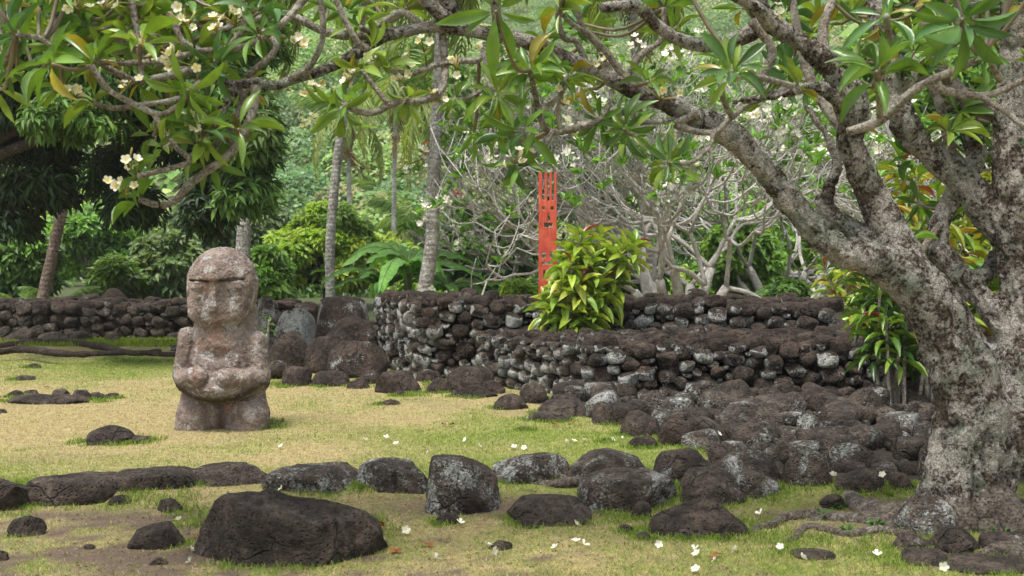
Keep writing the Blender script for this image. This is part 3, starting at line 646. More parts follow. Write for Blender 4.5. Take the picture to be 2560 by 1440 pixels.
    cols = np.stack([stain_shade, V[:, 2] * 0, V[:, 2] * 0], -1)
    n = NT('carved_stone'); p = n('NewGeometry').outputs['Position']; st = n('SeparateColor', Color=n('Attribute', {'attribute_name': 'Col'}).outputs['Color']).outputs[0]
    a = n.noise(p, 5.0, 6, .65, .3); bb = n.noise(p, 70.0, 5, .75); cc = n.noise(p, 9.0, 6, .7, .6); dd = n.noise(p, 3.4, 3, .5)
    col = n.mix(n.mr(a, .36, .62), (.155, .118, .098), (.30, .24, .205)); col = n.mix(n.mr(dd, .56, .70, 0, .5), col, (.31, .165, .115))
    col = n.mix(n.mr(cc, .52, .62, 0, .8), col, (.44, .425, .41)); col = n.mix(n.mr(n.noise(p, 13.0, 6, .75, 1.0), .54, .64, 0, .7), col, (.085, .07, .062))
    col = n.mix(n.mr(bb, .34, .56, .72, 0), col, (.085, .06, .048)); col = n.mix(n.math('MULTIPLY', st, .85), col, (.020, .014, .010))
    hh = n.math('ADD', n.math('MULTIPLY', bb, 1.0), n.math('MULTIPLY', n('TexVoronoi', Vector=p, Scale=85.0).outputs['Distance'], .6))
    pr = n('BsdfPrincipled', Base_Color=col, Roughness=.9, Normal=n('Bump', Strength=.8, Distance=.014, Height=hh).outputs[0]); pr.inputs['Specular IOR Level'].default_value = .25
    m = n.end(pr.outputs[0]); V = V * [.95, 1, 1] + np.array(root.location)
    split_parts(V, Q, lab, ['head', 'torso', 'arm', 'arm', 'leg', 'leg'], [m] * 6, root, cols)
statue()

# ------------------------------------------------------------------ RED CARVED BOARD
def board():
    Y = 17.2; base = P(1369, 745, Y); S = Y / F; root = None
    W = 22.5 * S; top = P(1369, 431, Y)[2]; z0 = .3; Hh = top - z0; h = .006
    X = grid((-W - .03, -.05, -.03), (W + .03, .05, Hh + .03), h); xx, yy, zz = X; zt = lambda py: P(1369, py, Y)[2] - z0; xo = lambda px: (px - 1369) * S
    bx2 = lambda x0, x1, za, zb: np.maximum(np.abs(xx - (x0 + x1) / 2) - (x1 - x0) / 2, np.abs(zz - (za + zb) / 2) - (zb - za) / 2)
    d = np.maximum(bx2(-W, W, 0, Hh), np.abs(yy) - .028)
    for x0, x1, p0, p1 in ((1355.5, 1361.5, 425, 500), (1368, 1373, 425, 502), (1379, 1385, 425, 500)): d = np.maximum(d, -bx2(xo(x0), xo(x1), zt(p1), zt(p0)))
    for ex in (1358.5, 1380): d = np.maximum(d, -(np.sqrt((xx - xo(ex)) ** 2 + (zz - zt(521)) ** 2) - 4.3 * S))
    zn0, zn1 = zt(552), zt(530); d = np.maximum(d, -np.maximum(np.maximum(zn0 - zz, zz - zn1), np.abs(xx - xo(1371)) - (zn1 - zz) * .22))
    d = np.maximum(d, -(bx2(xo(1362), xo(1379), zt(566), zt(560)) - .012))
    for py in (505, 509, 513): d = np.maximum(d, -np.maximum(np.abs(zz - zt(py) - .25 * np.abs(xx)) - .006, -(np.abs(xx) - .012 + 0 * zz)) if False else d)
    for q0, q1, x0, x1 in ((630, 645, 1355, 1364), (630, 645, 1374, 1384), (655, 661, 1355, 1384), (675, 700, 1358, 1363), (675, 700, 1375, 1381)): d = np.maximum(d, -bx2(xo(x0), xo(x1), zt(q1), zt(q0)))
    V, Q = surfnet(d, (-W - .03, -.05, -.03), h)
    n = NT('faded_red_paint'); p = n('NewGeometry').outputs['Position']; mp = n('Mapping', Vector=p, Scale=(60.0, 60.0, 3.0)).outputs[0]; a = n.noise(mp, 1.0, 5, .7); b = n.noise(p, 6.0, 4)
    c = n.mix(n.mr(b, .35, .65), (.42, .042, .016), (.52, .080, .034)); c = n.mix(n.mr(a, .57, .68, 0, .6), c, (.50, .24, .17)); c = n.mix(n.mr(a, .32, .44, .75, 0), c, (.17, .025, .015))
    m = n.end(n('BsdfPrincipled', Base_Color=c, Roughness=.7, Normal=n('Bump', Strength=.4, Distance=.005, Height=a).outputs[0]).outputs[0])
    o = Geo().add(V, Q).obj('carved_board', m); o.location = (base[0], Y, z0)
    tag(o, 'tall red painted wooden board with pronged top and cut out face behind the upper wall', 'carved board')
board()

# ------------------------------------------------------------------ FOREGROUND FRANGIPANI
YT = 7.25
def pp(l, Y0=YT, Y1=None):
    Y1 = Y0 if Y1 is None else Y1; n = len(l); return [P(x, y, Y0 + (Y1 - Y0) * i / max(n - 1, 1)) for i, (x, y) in enumerate(l)]
bt = G(2390, 1300); FT = empty('frangipani_tree', (bt[0], YT, bt[2]), 'large gnarled frangipani with lichened trunk at right, its long limb arching over the scene', 'tree')
LIMBS = [   # name index, pixel points with depth and radius
    [(2400, 1330, 7.25, 128), (2398, 1230, 7.25, 100), (2412, 1100, 7.25, 94), (2436, 1010, 7.25, 92)],            # trunk
    [(2425, 1010, 7.25, 108), (2395, 900, 7.25, 100), (2345, 790, 7.25, 90), (2275, 695, 7.22, 70), (2180, 648, 7.18, 48), (2100, 625, 7.15, 46), (2030, 570, 7.12, 43), (1965, 490, 7.1, 42), (1910, 430, 7.08, 40), (1850, 360, 7.05, 38), (1790, 318, 7.0, 35), (1720, 285, 7.0, 33)],
    [(2300, 720, 7.25, 56), (2235, 600, 7.3, 52), (2190, 500, 7.3, 48), (2150, 420, 7.25, 42), (2125, 345, 7.2, 42), (2150, 270, 7.15, 40), (2095, 190, 7.1, 36), (2010, 110, 7.05, 34), (1915, 50, 7.0, 31), (1880, -40, 7.0, 28), (1875, -120, 7, 24)],
    [(2420, 1290, 7.3, 74), (2500, 1130, 7.35, 76), (2540, 990, 7.4, 70), (2558, 850, 7.45, 62), (2545, 650, 7.5, 52), (2530, 480, 7.5, 46), (2525, 300, 7.5, 42), (2535, 120, 7.5, 38), (2545, -60, 7.5, 34)],
    [(2545, 640, 7.5, 50), (2480, 540, 7.6, 50), (2400, 450, 7.65, 44), (2330, 390, 7.7, 42), (2270, 320, 7.7, 40), (2240, 250, 7.75, 36), (2225, 140, 7.8, 32), (2195, 40, 7.8, 28), (2180, -60, 7.8, 26)],
    [(2540, 860, 7.45, 40), (2470, 760, 7.55, 38), (2400, 690, 7.6, 36), (2345, 620, 7.65, 32), (2350, 550, 7.7, 30), (2390, 480, 7.75, 27), (2440, 400, 7.8, 26), (2430, 330, 7.85, 24), (2400, 220, 7.9, 20)],
    [(2200, 625, 7.3, 30), (2130, 575, 7.35, 27), (2060, 520, 7.4, 24), (2075, 470, 7.4, 22), (2092, 410, 7.4, 17), (2065, 340, 7.4, 14), (2015, 265, 7.4, 11)],
    [(2140, 310, 7.15, 36), (2080, 232, 7.0, 26), (2000, 222, 6.9, 20), (1920, 240, 6.85, 16), (1830, 258, 6.85, 12)],
    [(2440, 700, 7.6, 24), (2470, 680, 7.7, 22), (2500, 640, 7.8, 20)],
    [(2400, 1300, 7.1, 66), (2325, 1302, 7.1, 40), (2265, 1312, 7.1, 24), (2215, 1326, 7.12, 8)],            # root flare left
    [(2430, 1290, 7.2, 76), (2480, 1260, 7.1, 50), (2540, 1310, 6.9, 36)],                                    # root flare right
]
names_ = ['trunk', 'branch', 'branch', 'branch', 'branch', 'branch', 'branch', 'branch', 'branch', 'root', 'root']
lo, hi, hT = np.array([.9, 6.3, -.35]), np.array([3.95, 8.35, 3.75]), .0165
XT = grid(lo, hi, hT); fT = np.full(XT[0].shape, 9.0, np.float32); lT = np.zeros(fT.shape, np.int8); bT = np.full(fT.shape, 9.0, np.float32); limb_pts = []
for li, L in enumerate(LIMBS):
    k_ = .90 if li == 0 else .88 if li == 3 else 1.0 if li > 8 else .76
    a = np.array([[*P(x, y, Y), r * k_ * Y / F] for x, y, Y, r in L]); c = curve(a, len(a) * 4); limb_pts.append(c.copy()); c[:, 3] *= 1 + .22 * (noise(np.stack([np.arange(len(c)) * .45 + li * 7.7, np.zeros(len(c)), np.zeros(len(c))], -1), 5) - .5) * (li > 0)
    kn = [(c[j, :3] + rdir(1)[0] * c[j, 3] * .75, c[j, 3] * rng.uniform(.3, .5)) for j in rng.integers(2, len(c) - 2, 5 if li < 7 else 1)]
    c = np.concatenate([c] + [np.array([[*q, r], [*q, r]]) for q, r in kn]) if kn else c; ncv = len(c) - 2 * len(kn)
    for i in [*range(ncv - 1), *range(ncv, len(c), 2)]:
        pa, pb = c[i], c[i + 1]; mg = max(pa[3], pb[3]) + .12
        i0 = np.clip(((np.minimum(pa[:3], pb[:3]) - mg - lo) / hT).astype(int), 0, None); i1 = ((np.maximum(pa[:3], pb[:3]) + mg - lo) / hT).astype(int) + 2
        s = tuple(slice(u, v) for u, v in zip(i0, np.maximum(i1, i0)))
        sub = [q[s] for q in XT]
        if sub[0].size == 0: continue
        d = caps(sub, pa[:3], pb[:3], pa[3], pb[3]).astype(np.float32); up = d < bT[s]
        lT[s] = np.where(up, li, lT[s]); bT[s] = np.minimum(bT[s], d); fT[s] = smin(fT[s], d, .035)
V, Q = surfnet(fT, lo, hT); N = vnormals(V, Q)
iV = np.clip(np.rint((V - lo) / hT).astype(int), 0, np.array(fT.shape) - 1); lab = lT[iV[:, 0], iV[:, 1], iV[:, 2]].astype(int)
V = V + N * (.075 * (fbm(V * 3.5, 3, 71) - .5) + .03 * (fbm(V * 13, 3, 72) - .5) + .016 * (fbm(V * 45, 2, 73) - .5) - .035 * sst(.12, .0, np.abs(fbm(V * np.array([5, 5, 2.2]), 4, 77) - .5) * 2))[:, None] * np.where(lab[:, None] == 0, 1.3, .75)
ft_parts = split_parts(V, Q, lab, names_, [BARK] * 9 + [ROOTM] * 2, FT)
del XT, fT, lT, bT
TW = []     # every thinner branch: pixel points, depths, radii
def tw(l, Y0, Y1, r0, r1, mat=TWIG, **k): TW.append((pp(l, Y0, Y1), np.linspace(r0, r1, len(l)) * (Y0 + Y1) / 2 / F, mat, l[-1]))
tw([(1760, 302), (1690, 268), (1640, 248), (1560, 212), (1480, 175), (1400, 140), (1310, 102), (1200, 82), (1100, 66), (1010, 78), (940, 95)], 7.02, 6.4, 27, 13, BARK)
tw([(960, 92), (880, 140), (810, 175), (740, 195), (690, 214), (640, 205), (590, 212), (520, 195), (463, 175), (420, 190), (360, 202)], 6.4, 6.0, 16, 8, BARK)
tw([(960, 90), (860, 88), (810, 78), (740, 45), (700, 35), (600, 60), (540, 80), (470, 108)], 6.4, 6.2, 13, 7)
tw([(780, -30), (720, 45), (640, 105), (560, 125), (500, 128), (420, 148), (330, 158), (250, 155)], 6.1, 5.8, 10, 7)
tw([(470, 178), (390, 196), (340, 203), (300, 185), (230, 150), (140, 122), (100, 95), (40, 88)], 6.0, 5.7, 9, 6)
tw([(600, 210), (572, 250), (556, 272), (545, 305), (520, 335)], 6.1, 6.0, 12, 7, BARK)
tw([(640, 215), (628, 290), (595, 360), (560, 398), (500, 440), (465, 470), (440, 500), (400, 513), (350, 500)], 6.1, 5.9, 13, 8)
tw([(612, 225), (585, 310), (545, 358), (515, 380), (500, 365)], 6.15, 6.0, 9, 6)
tw([(385, 285), (410, 330), (445, 372), (475, 402), (430, 420), (390, 430), (345, 440)], 5.9, 5.8, 8, 7)
tw([(500, 205), (470, 235), (430, 252), (370, 260), (290, 270), (235, 258)], 6.0, 5.8, 8, 6)
tw([(228, 165), (270, 222), (330, 258), (400, 286), (440, 268), (465, 252)], 5.7, 5.8, 9, 6)
tw([(325, -20), (345, 90), (352, 150), (357, 208)], 5.9, 5.95, 8, 8)
tw([(425, 30), (455, 100), (500, 128)], 5.9, 5.9, 6, 9)
tw([(795, -30), (808, 60), (800, 120), (770, 170), (725, 195)], 6.1, 6.25, 7, 9)
tw([(600, -20), (612, 40), (600, 80), (575, 118)], 6.0, 6.0, 7, 7)
tw([(620, 190), (690, 120), (660, 80), (600, 20)], 6.3, 6.4, 9, 6)
tw([(1105, 80), (1112, 150), (1110, 205), (1090, 240), (1040, 253), (985, 258), (940, 280), (900, 280), (868, 262)], 6.6, 6.1, 11, 7)
tw([(968, 258), (940, 222), (905, 175)], 6.2, 6.2, 7, 5)
tw([(1215, 112), (1195, 150), (1150, 152), (1085, 165), (1020, 186), (962, 172)], 6.6, 6.4, 8, 6)
tw([(1212, 108), (1216, 190), (1242, 240)], 6.6, 6.4, 7, 5)
tw([(1215, 215), (1185, 238), (1140, 252)], 6.5, 6.4, 6, 5)
tw([(1600, 268), (1540, 285), (1470, 312), (1382, 330), (1350, 295), (1338, 235), (1325, 178)], 6.9, 6.3, 11, 6)
tw([(1382, 330), (1350, 378), (1305, 412)], 6.5, 6.3, 7, 5)
tw([(1400, 322), (1396, 270), (1405, 205)], 6.5, 6.4, 7, 5)
tw([(1345, 280), (1400, 240), (1420, 190)], 6.4, 6.4, 6, 5)
tw([(830, -30), (865, 55), (895, 105), (925, 128)], 6.2, 6.3, 7, 9)
tw([(1060, 68), (1000, 30), (930, 75), (900, 68)], 6.5, 6.3, 9, 6)
tw([(1130, 60), (1090, 25), (1040, -20)], 6.5, 6.4, 20, 15, BARK)
tw([(1140, 65), (1122, 15), (1118, -60)], 6.6, 6.5, 24, 20, BARK)
tw([(1245, 75), (1240, 20), (1232, -50)], 6.6, 6.4, 14, 12, BARK)
tw([(1470, 165), (1440, 105), (1410, 95), (1395, 40), (1400, -30)], 6.8, 6.6, 9, 7)
tw([(1530, 190), (1500, 120), (1462, 80), (1440, 20), (1420, -40)], 6.8, 6.6, 9, 6)
tw([(1555, 185), (1490, 100), (1430, 60), (1400, 30)], 6.6, 6.3, 8, 5)
tw([(1505, 20), (1590, 15), (1640, 62), (1700, 100), (1780, 112), (1860, 90), (1910, 60)], 6.5, 7.0, 12, 24, BARK)
tw([(1745, 285), (1690, 312), (1780, 332), (1830, 292), (1890, 252), (1990, 222)], 6.9, 6.9, 9, 8)
tw([(1784, 330), (1772, 368), (1730, 405), (1672, 412)], 6.8, 6.5, 7, 5)
tw([(1798, 205), (1812, 258), (1832, 292)], 6.4, 6.8, 6, 8)
tw([(1880, 50), (1930, 130), (1900, 200), (1905, 235)], 6.9, 6.9, 14, 9)
tw([(2120, 330), (2200, 300), (2290, 222), (2400, 170), (2450, 145)], 6.8, 6.3, 13, 8)
tw([(2330, 200), (2360, 225), (2440, 240), (2500, 228), (2600, 180)], 6.6, 6.4, 11, 8)
tw([(2450, 240), (2500, 270), (2580, 330)], 6.5, 6.3, 9, 7)
tw([(2190, 210), (2225, 120), (2215, 40)], 5.6, 4.7, 11, 7)
tw([(2200, 290), (2198, 230), (2192, 195)], 5.7, 4.7, 10, 8)
tw([(1980, 215), (1900, 195), (1830, 190)], 6.2, 5.1, 9, 7)
tw([(2500, 200), (2450, 110), (2405, 60)], 6.2, 4.7, 10, 7)
tw([(1930, 70), (1890, 20), (1800, -30)], 6.8, 6.5, 20, 12, BARK)
tw([(2060, 150), (2060, 60), (2100, -40)], 7.2, 7.3, 16, 9)
tw([(2240, 240), (2330, 150), (2420, 60), (2440, -40)], 7.8, 8.0, 22, 12)
tw([(2520, 300), (2420, 250), (2330, 130), (2300, 0)], 7.6, 8.0, 22, 12)
tw([(2120, 340), (2060, 260), (2020, 180), (1990, 60), (1980, -40)], 7.5, 7.8, 16, 9)
tw([(1560, 205), (1600, 140), (1655, 95), (1660, 20)], 7.0, 7.1, 9, 6)
tw([(1640, 262), (1590, 262), (1585, 330), (1575, 335)], 6.9, 6.6, 7, 5)
tw([(1705, 290), (1650, 305), (1560, 305)], 7.0, 6.7, 6, 5)
tw([(1530, 225), (1520, 270), (1500, 300)], 6.8, 6.7, 6, 5)
tw([(2420, 420), (2380, 380), (2345, 250), (2300, 180)], 7.8, 8.2, 14, 9)
tw([(2350, 560), (2290, 640), (2270, 600)], 7.6, 7.4, 9, 7)
twig_obj = []; tw_c = []
for i, (p, r, mat, _) in enumerate(TW):
    g = Geo(); tube(g, p, r, n=len(p) * 7, sides=12, rough=.16, seed=i, sc=22, knobs=.35); twig_obj.append(part(g, 'branch', mat, FT)); tw_c.append(curve(p, 24))
AP = np.concatenate(tw_c + [c[:, :3] for c in limb_pts[1:9]]); AI = np.concatenate([np.full(24, i) for i in range(len(tw_c))] + [np.full(len(c), 1000 + k) for k, c in enumerate(limb_pts[1:9], 1)])
owner = lambda k: twig_obj[k] if k < 1000 else ft_parts[k - 1000]
FOL = {}; STEM = {}
GREENS = np.array([[.125, .25, .028], [.17, .29, .032], [.10, .21, .03], [.21, .31, .04], [.06, .165, .045]])
def rosette(c, ax, k, size=.2, n=8, dark=0.0, droop=.0, key=0):
    c = np.asarray(c, float); ax = nrm(np.asarray(ax, float)); u = nrm(np.cross(ax, [.31, .2, .9])); w = np.cross(ax, u)
    a = np.arange(n) * 2.4 + rng.uniform(0, 6); e = rng.uniform(.15, .85, n) - .35 * (np.arange(n) / n < .4)
    d = nrm((u * np.cos(a)[:, None] + w * np.sin(a)[:, None]) * np.cos(e)[:, None] + ax * np.sin(e)[:, None] + np.array([0, 0, -droop]))
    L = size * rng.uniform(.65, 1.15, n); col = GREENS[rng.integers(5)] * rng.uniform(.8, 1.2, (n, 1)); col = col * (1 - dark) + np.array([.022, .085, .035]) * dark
    old = rng.random(n) < .05; col[old] = np.array([.34, .27, .03]) * rng.uniform(.6, 1.1, (old.sum(), 1)); W = L * rng.uniform(.105, .145, n); up = ax + rng.normal(size=(n, 3)) * .4; kk = rng.integers(3, size=n)
    for i, T in enumerate(FRANGS):
        m = kk == i
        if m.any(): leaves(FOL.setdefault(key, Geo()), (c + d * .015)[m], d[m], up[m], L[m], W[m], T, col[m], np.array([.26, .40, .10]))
def attach(px, py, Y, size=.2, n=8, ax=None, dark=0., droop=0.):
    c = P(px, py, Y); j = np.argmin(((AP - c) ** 2).sum(1)); k = int(AI[j]); q = AP[j]; L = np.linalg.norm(c - q)
    if L > .02:
        m = (c + q) / 2 + np.array([0, 0, -.12 * L]); g = FOL.setdefault(k, Geo()); tube(g, [q, m, c], [.0125, .011, .010], n=8, sides=6, rough=.1, col=(.22, .18, .13))
        dd = nrm(c - m)
    else: dd = nrm(AP[j] - AP[max(j - 1, 0)])
    if ax is None: ax = dd + np.array([0, 0, .7]) + rng.normal(size=3) * .35
    rosette(c, ax, k, size, n, dark, droop, k)
for i, (p, r, mat, e) in enumerate(TW):
    if 0 < i and e[1] > -10 and i not in (11, 12, 13, 14, 33, 36):
        rosette(p[-1], nrm(np.asarray(p[-1]) - np.asarray(p[-2])) + np.array([0, -.2, .6]), i, rng.uniform(.15, .20), rng.integers(6, 10), key=i)
for q in [(2192, 178, 4.65, .24, 8, (-.1, -.3, 1)), (1830, 178, 5.0, .19, 9, (0, -.8, .6)), (2405, 48, 4.65, .22, 9, (0, -.5, -.3)), (1240, 28, 5.4, .24, 8, (0, -.4, -.2)), (235, 158, 5.7, .23, 9, (0, -.2, 1)), (1275, 395, 6.3, .16, 7, (0, -.6, -.2)),
          (1560, 322, 6.5, .17, 8, (0, -.6, -.3)), (1672, 405, 6.4, .17, 7, (0, -.5, .2)), (858, 268, 6.1, .24, 8, (-.3, -.5, -.4)), (1245, 235, 6.4, .2, 9, (0, -.5, .3)), (1325, 180, 6.3, .2, 9, (0, -.4, .3)), (1310, 330, 6.3, .22, 8, (-.3, -.4, 0)),
          (470, 225, 5.7, .2, 6, (0, -.6, -.3)), (500, 330, 5.9, .22, 9, (0, -.3, .9)), (1620, 205, 6.3, .17, 8, (0, -.4, .8)), (1020, 245, 6.3, .16, 6, (0, -.5, -.4)), (350, 110, 5.6, .22, 9, (0, -.3, .9)), (130, 160, 5.6, .24, 8, (-.4, -.3, .3))]:
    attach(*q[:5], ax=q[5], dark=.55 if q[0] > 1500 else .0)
for _ in range(56): attach(rng.uniform(-40, 680), rng.beta(1.1, 1.7) * 300 - 60, rng.uniform(5.8, 7.2), rng.uniform(.14, .20), rng.integers(6, 10))
for _ in range(34): attach(rng.uniform(-40, 720), rng.uniform(-40, 130), rng.uniform(6.2, 7.4), rng.uniform(.15, .20), 8)
for _ in range(9): attach(rng.uniform(380, 600), rng.uniform(250, 440), rng.uniform(5.8, 6.3), rng.uniform(.15, .2), 6)
for _ in range(4): attach(rng.uniform(780, 1060), rng.uniform(-60, 50), rng.uniform(6.5, 7.1), rng.uniform(.17, .24), 8)
for _ in range(4): attach(rng.uniform(1170, 1480), rng.uniform(190, 350), rng.uniform(6.6, 7.3), rng.uniform(.15, .21), 7)
for _ in range(6): attach(rng.uniform(1300, 1720), rng.uniform(-60, 110), rng.uniform(7.2, 8.0), rng.uniform(.17, .23), 8)
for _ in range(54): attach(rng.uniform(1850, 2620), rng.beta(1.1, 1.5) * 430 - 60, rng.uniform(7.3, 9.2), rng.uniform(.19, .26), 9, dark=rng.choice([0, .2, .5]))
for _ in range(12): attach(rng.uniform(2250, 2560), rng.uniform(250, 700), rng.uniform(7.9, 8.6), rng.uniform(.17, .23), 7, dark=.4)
for _ in range(60): attach(rng.uniform(-300, 2800), rng.uniform(-420, -70), rng.uniform(5.5, 8), .23, 8)
def flower_geo(g, c, ax, s, yellow=.6, n=5):
    ax = nrm(np.asarray(ax, float)); u = nrm(np.cross(ax, [.3, .1, .9])); w = np.cross(ax, u); a = np.arange(n) * 2 * math.pi / n + rng.uniform(0, 6)
    d = (u * np.cos(a)[:, None] + w * np.sin(a)[:, None]) + ax * .45
    Tv, Tf = PETAL; g2 = Geo(); leaves(g2, np.repeat(np.asarray(c, float)[None], n, 0), d, np.repeat(ax[None], n, 0), s, s * .36, PETAL, (.85, .83, .78))
    t = np.tile(np.repeat([0, .4, .75, 1], 3), n); y = np.clip(yellow * 1.25 - t * 1.25, 0, 1)[:, None]
    g2.Cc = [np.array([.86, .85, .78]) * (1 - y) + np.array([.85, .68, .06]) * y]; g.merge(g2)
CLUST = [(465, 50, 5.6), (590, 50, 6), (360, 105, 5.6), (435, 135, 5.7), (315, 205, 5.7), (745, 100, 6.1), (540, 70, 5.9), (320, 405, 5.75), (310, 470, 5.75), (190, 230, 5.7), (790, 215, 6.2), (870, 195, 6.2),
         (1060, 115, 6.4), (1100, 240, 6.4), (1140, 160, 6.4), (1230, 120, 6.5), (1285, 395, 6.25), (1500, 160, 6.7), (1650, 235, 6.4), (1290, 160, 6.4), (935, 140, 6.3), (600, 10, 6), (200, 10, 5.8), (490, 315, 5.9), (1410, 250, 6.4), (1940, 40, 7), (1000, 190, 6.4), (1020, 155, 6.4), (260, 5, 5.7)]
for x, y, Y in CLUST:
    c = P(x, y, Y); j = np.argmin(((AP - c) ** 2).sum(1)); k = int(AI[j]); q = AP[j]; g = Geo(); m = (c + q) / 2
    tube(g, [q, m, c + [0, 0, -.03]], [.006, .005, .005], n=6, sides=5, col=(.17, .20, .05))
    for _ in range(int(rng.integers(3, 7))):
        o = rng.normal(size=3) * np.array([.035, .035, .028]); flower_geo(g, c + o, rng.normal(size=3) * .5 + np.array([0, -.6, .4]), rng.uniform(.022, .033), rng.uniform(.55, .95)); tube(g, [c + [0, 0, -.03], c + o], [.003, .002], n=3, sides=4, col=(.2, .2, .06))
    for _ in range(4):
        o = rng.normal(size=3) * .03 + [0, 0, .02]; tube(g, [c + [0, 0, -.03], c + o], [.003, .005], n=3, sides=4, col=(.42, .34, .13))
    part(g, 'flower_cluster', FLOWER, owner(k), top=FT)
for k, g in FOL.items(): part(g, 'foliage', LEAFG, owner(k), top=FT)
# surface roots of the tree
def groot(l, r0, r1, par=None, label=None, mat=ROOTM, rough=.25, lift=.3):
    q = [G(x, y) for x, y in l]; rr = np.linspace(r0, r1, len(l)) * np.array([a[1] for a in q]) / F; q = [a + [0, 0, b * lift] for a, b in zip(q, rr)]; q[0][2] -= rr[0] * 1.2; rr[0] *= .6
    g = Geo(); tube(g, q, rr, n=len(l) * 8, sides=12, rough=rough, seed=int(l[0][0]), sc=14, knobs=.5)
    if par: return part(g, 'root', mat, par)
    return tag(g.obj('surface_root', mat), label, 'root', 'bare surface roots')
groot([(1868, 1338), (1895, 1322), (1930, 1318), (1965, 1300), (2060, 1290)], 10, 15, FT)
groot([(1940, 1362), (1985, 1348), (2015, 1322), (2060, 1326), (2120, 1340), (2200, 1330), (2280, 1345)], 8, 14, FT)
groot([(2060, 1225), (2110, 1245), (2160, 1275), (2250, 1300), (2330, 1310)], 18, 45, FT, lift=.0)
groot([(1990, 1300), (2080, 1300), (2180, 1305), (2300, 1320)], 12, 32, FT, lift=0)
groot([(2430, 1395), (2490, 1378), (2560, 1395), (2640, 1420)], 14, 26, FT)
groot([(2460, 1290), (2530, 1280), (2640, 1300)], 30, 20, FT)
groot([(2400, 1310), (2470, 1325), (2600, 1345)], 40, 30, FT, lift=0)
groot([(1248, 1262), (1285, 1244), (1330, 1232), (1390, 1222), (1440, 1216), (1470, 1224)], 16, 12, None, 'pale bare root lying between kerb stones above the flat buried stone', lift=.9)
groot([(-60, 868), (60, 862), (160, 860), (250, 868), (330, 885), (400, 880)], 12, 7, None, 'long dark root along the back edge of the left lawn', DARKBARK)
groot([(-60, 882), (50, 876), (130, 884), (200, 888), (300, 884), (440, 888)], 10, 6, None, 'lower dark root at the grass edge, nearest the lawn', DARKBARK)
groot([(280, 858), (340, 850), (400, 858), (450, 854)], 7, 5, None, 'short dark root right below the green bank', DARKBARK)

# ------------------------------------------------------------------ BACKGROUND TREES
def crown(g, c, rad, nl, size, cols, clumps=40, droop=.2, T=SMALL, wide=.45, shell=.55, csz=.38):
    c = np.asarray(c, float); rad = np.asarray(rad, float)
    k = rdir(clumps) * rng.uniform(shell, 1, (clumps, 1)) ** .6; k[:, 2] = np.where(k[:, 2] < -.55, -k[:, 2] * .5, k[:, 2]); kc = c + k * rad
    cs = csz * rad.mean() * rng.uniform(.6, 1.3, clumps); w = cs ** 2; per = np.maximum((nl * w / w.sum()).astype(int), 4); cols = np.asarray(cols, float)
    for i in range(clumps):
        m = per[i]; d = rdir(m); pos = kc[i] + d * (cs[i] * rng.uniform(.55, 1.0, (m, 1)) ** .5) * np.array([1.1, 1.1, .75])
        out = nrm(d + .5 * nrm(k[i] * rad)[None]); up = nrm(out * .55 + np.array([0, -.45, 1.0]) + rng.normal(size=(m, 3)) * .3); dr = out * .7 + rng.normal(size=(m, 3)) * .6 + np.array([0, 0, -droop]); dr = nrm(dr - .65 * up * (dr * up).sum(1, keepdims=True)); b = cols[rng.integers(len(cols))] * rng.uniform(.75, 1.25)
        L = size * rng.uniform(.7, 1.3, m); leaves(g, pos, dr, up, L, L * wide * .5, T, b * rng.uniform(.8, 1.25, (m, 1)))
    return kc
def tree(box, Y, label, cols, size=.22, nl=9000, trunk=None, droop=.2, clumps=45, group='trees behind the stone walls', depth=.9, tr=.12, wide=.5, T=SMALL, name='tree', cat='tree', bark=DARKBARK, base=None, mat=LEAF, csz=.38):
    x0, y0, x1, y1 = box; ctr = P((x0 + x1) / 2, (y0 + y1) / 2, Y); rx = (x1 - x0) * Y / F / 2; rz = (y1 - y0) * Y / F / 2
    bx = ctr[0] if trunk is None else P(trunk, 700, Y)[0]; b = np.array([bx, Y, float(gz(bx, Y)) if base is None else base])
    root = empty(name, b, label, cat, group); g = Geo(); kc = crown(g, ctr, (rx * .88, rx * depth * .88, rz * .88), int(nl * .62), size, cols, clumps, droop, T, wide, csz=csz); part(g, 'crown', mat, root)
    g = Geo(); fork = b * .45 + ctr * .55 if ctr[2] - rz * .3 > b[2] else b + [0, 0, .2]
    tube(g, [b + [0, 0, -.1], (b + fork) / 2 + rng.normal(size=3) * .1, fork], [tr, tr * .75, tr * .6], sides=9, rough=.15)
    for q in kc[rng.permutation(len(kc))[:14]]: tube(g, [fork + [0, 0, -.1], (fork + q) / 2 + rng.normal(size=3) * .15, q], [tr * .5, tr * .28, tr * .08], n=8, sides=6)
    part(g, 'trunk', bark, root); return root
LIME = [(.27, .40, .04), (.23, .37, .04), (.33, .43, .06), (.17, .31, .035)]
MIDG = [(.17, .33, .055), (.21, .37, .06), (.12, .25, .045)]
GREY = [(.14, .22, .085), (.17, .26, .10), (.10, .17, .065), (.20, .28, .12)]
DEEP = [(.06, .135, .03), (.09, .19, .04), (.13, .25, .05)]
tree((688, 500, 946, 770), 30, 'bright lime green bushy tree behind the boulder pile', LIME, .2, 22000, clumps=70, csz=.27)
tree((590, 620, 735, 790), 27, 'fresh green rounded tree right of the statue head', MIDG, .22, 11000, droop=.4, csz=.3)
tree((330, 565, 505, 780), 27, 'grey green tree left of the statue head', GREY, .2, 14000, csz=.3)
tree((400, 470, 720, 680), 40, 'dull grey green tree far behind the statue', GREY, .28, 14000)
tree((-60, 560, 130, 780), 26, 'dark green shrubby tree at the left edge behind the far wall', DEEP + MIDG[:1], .22, 9000)
tree((100, 520, 345, 730), 33, 'mixed green tree seen right of the leaning palm', MIDG + DEEP, .25, 13000, bark=PALEBARK)
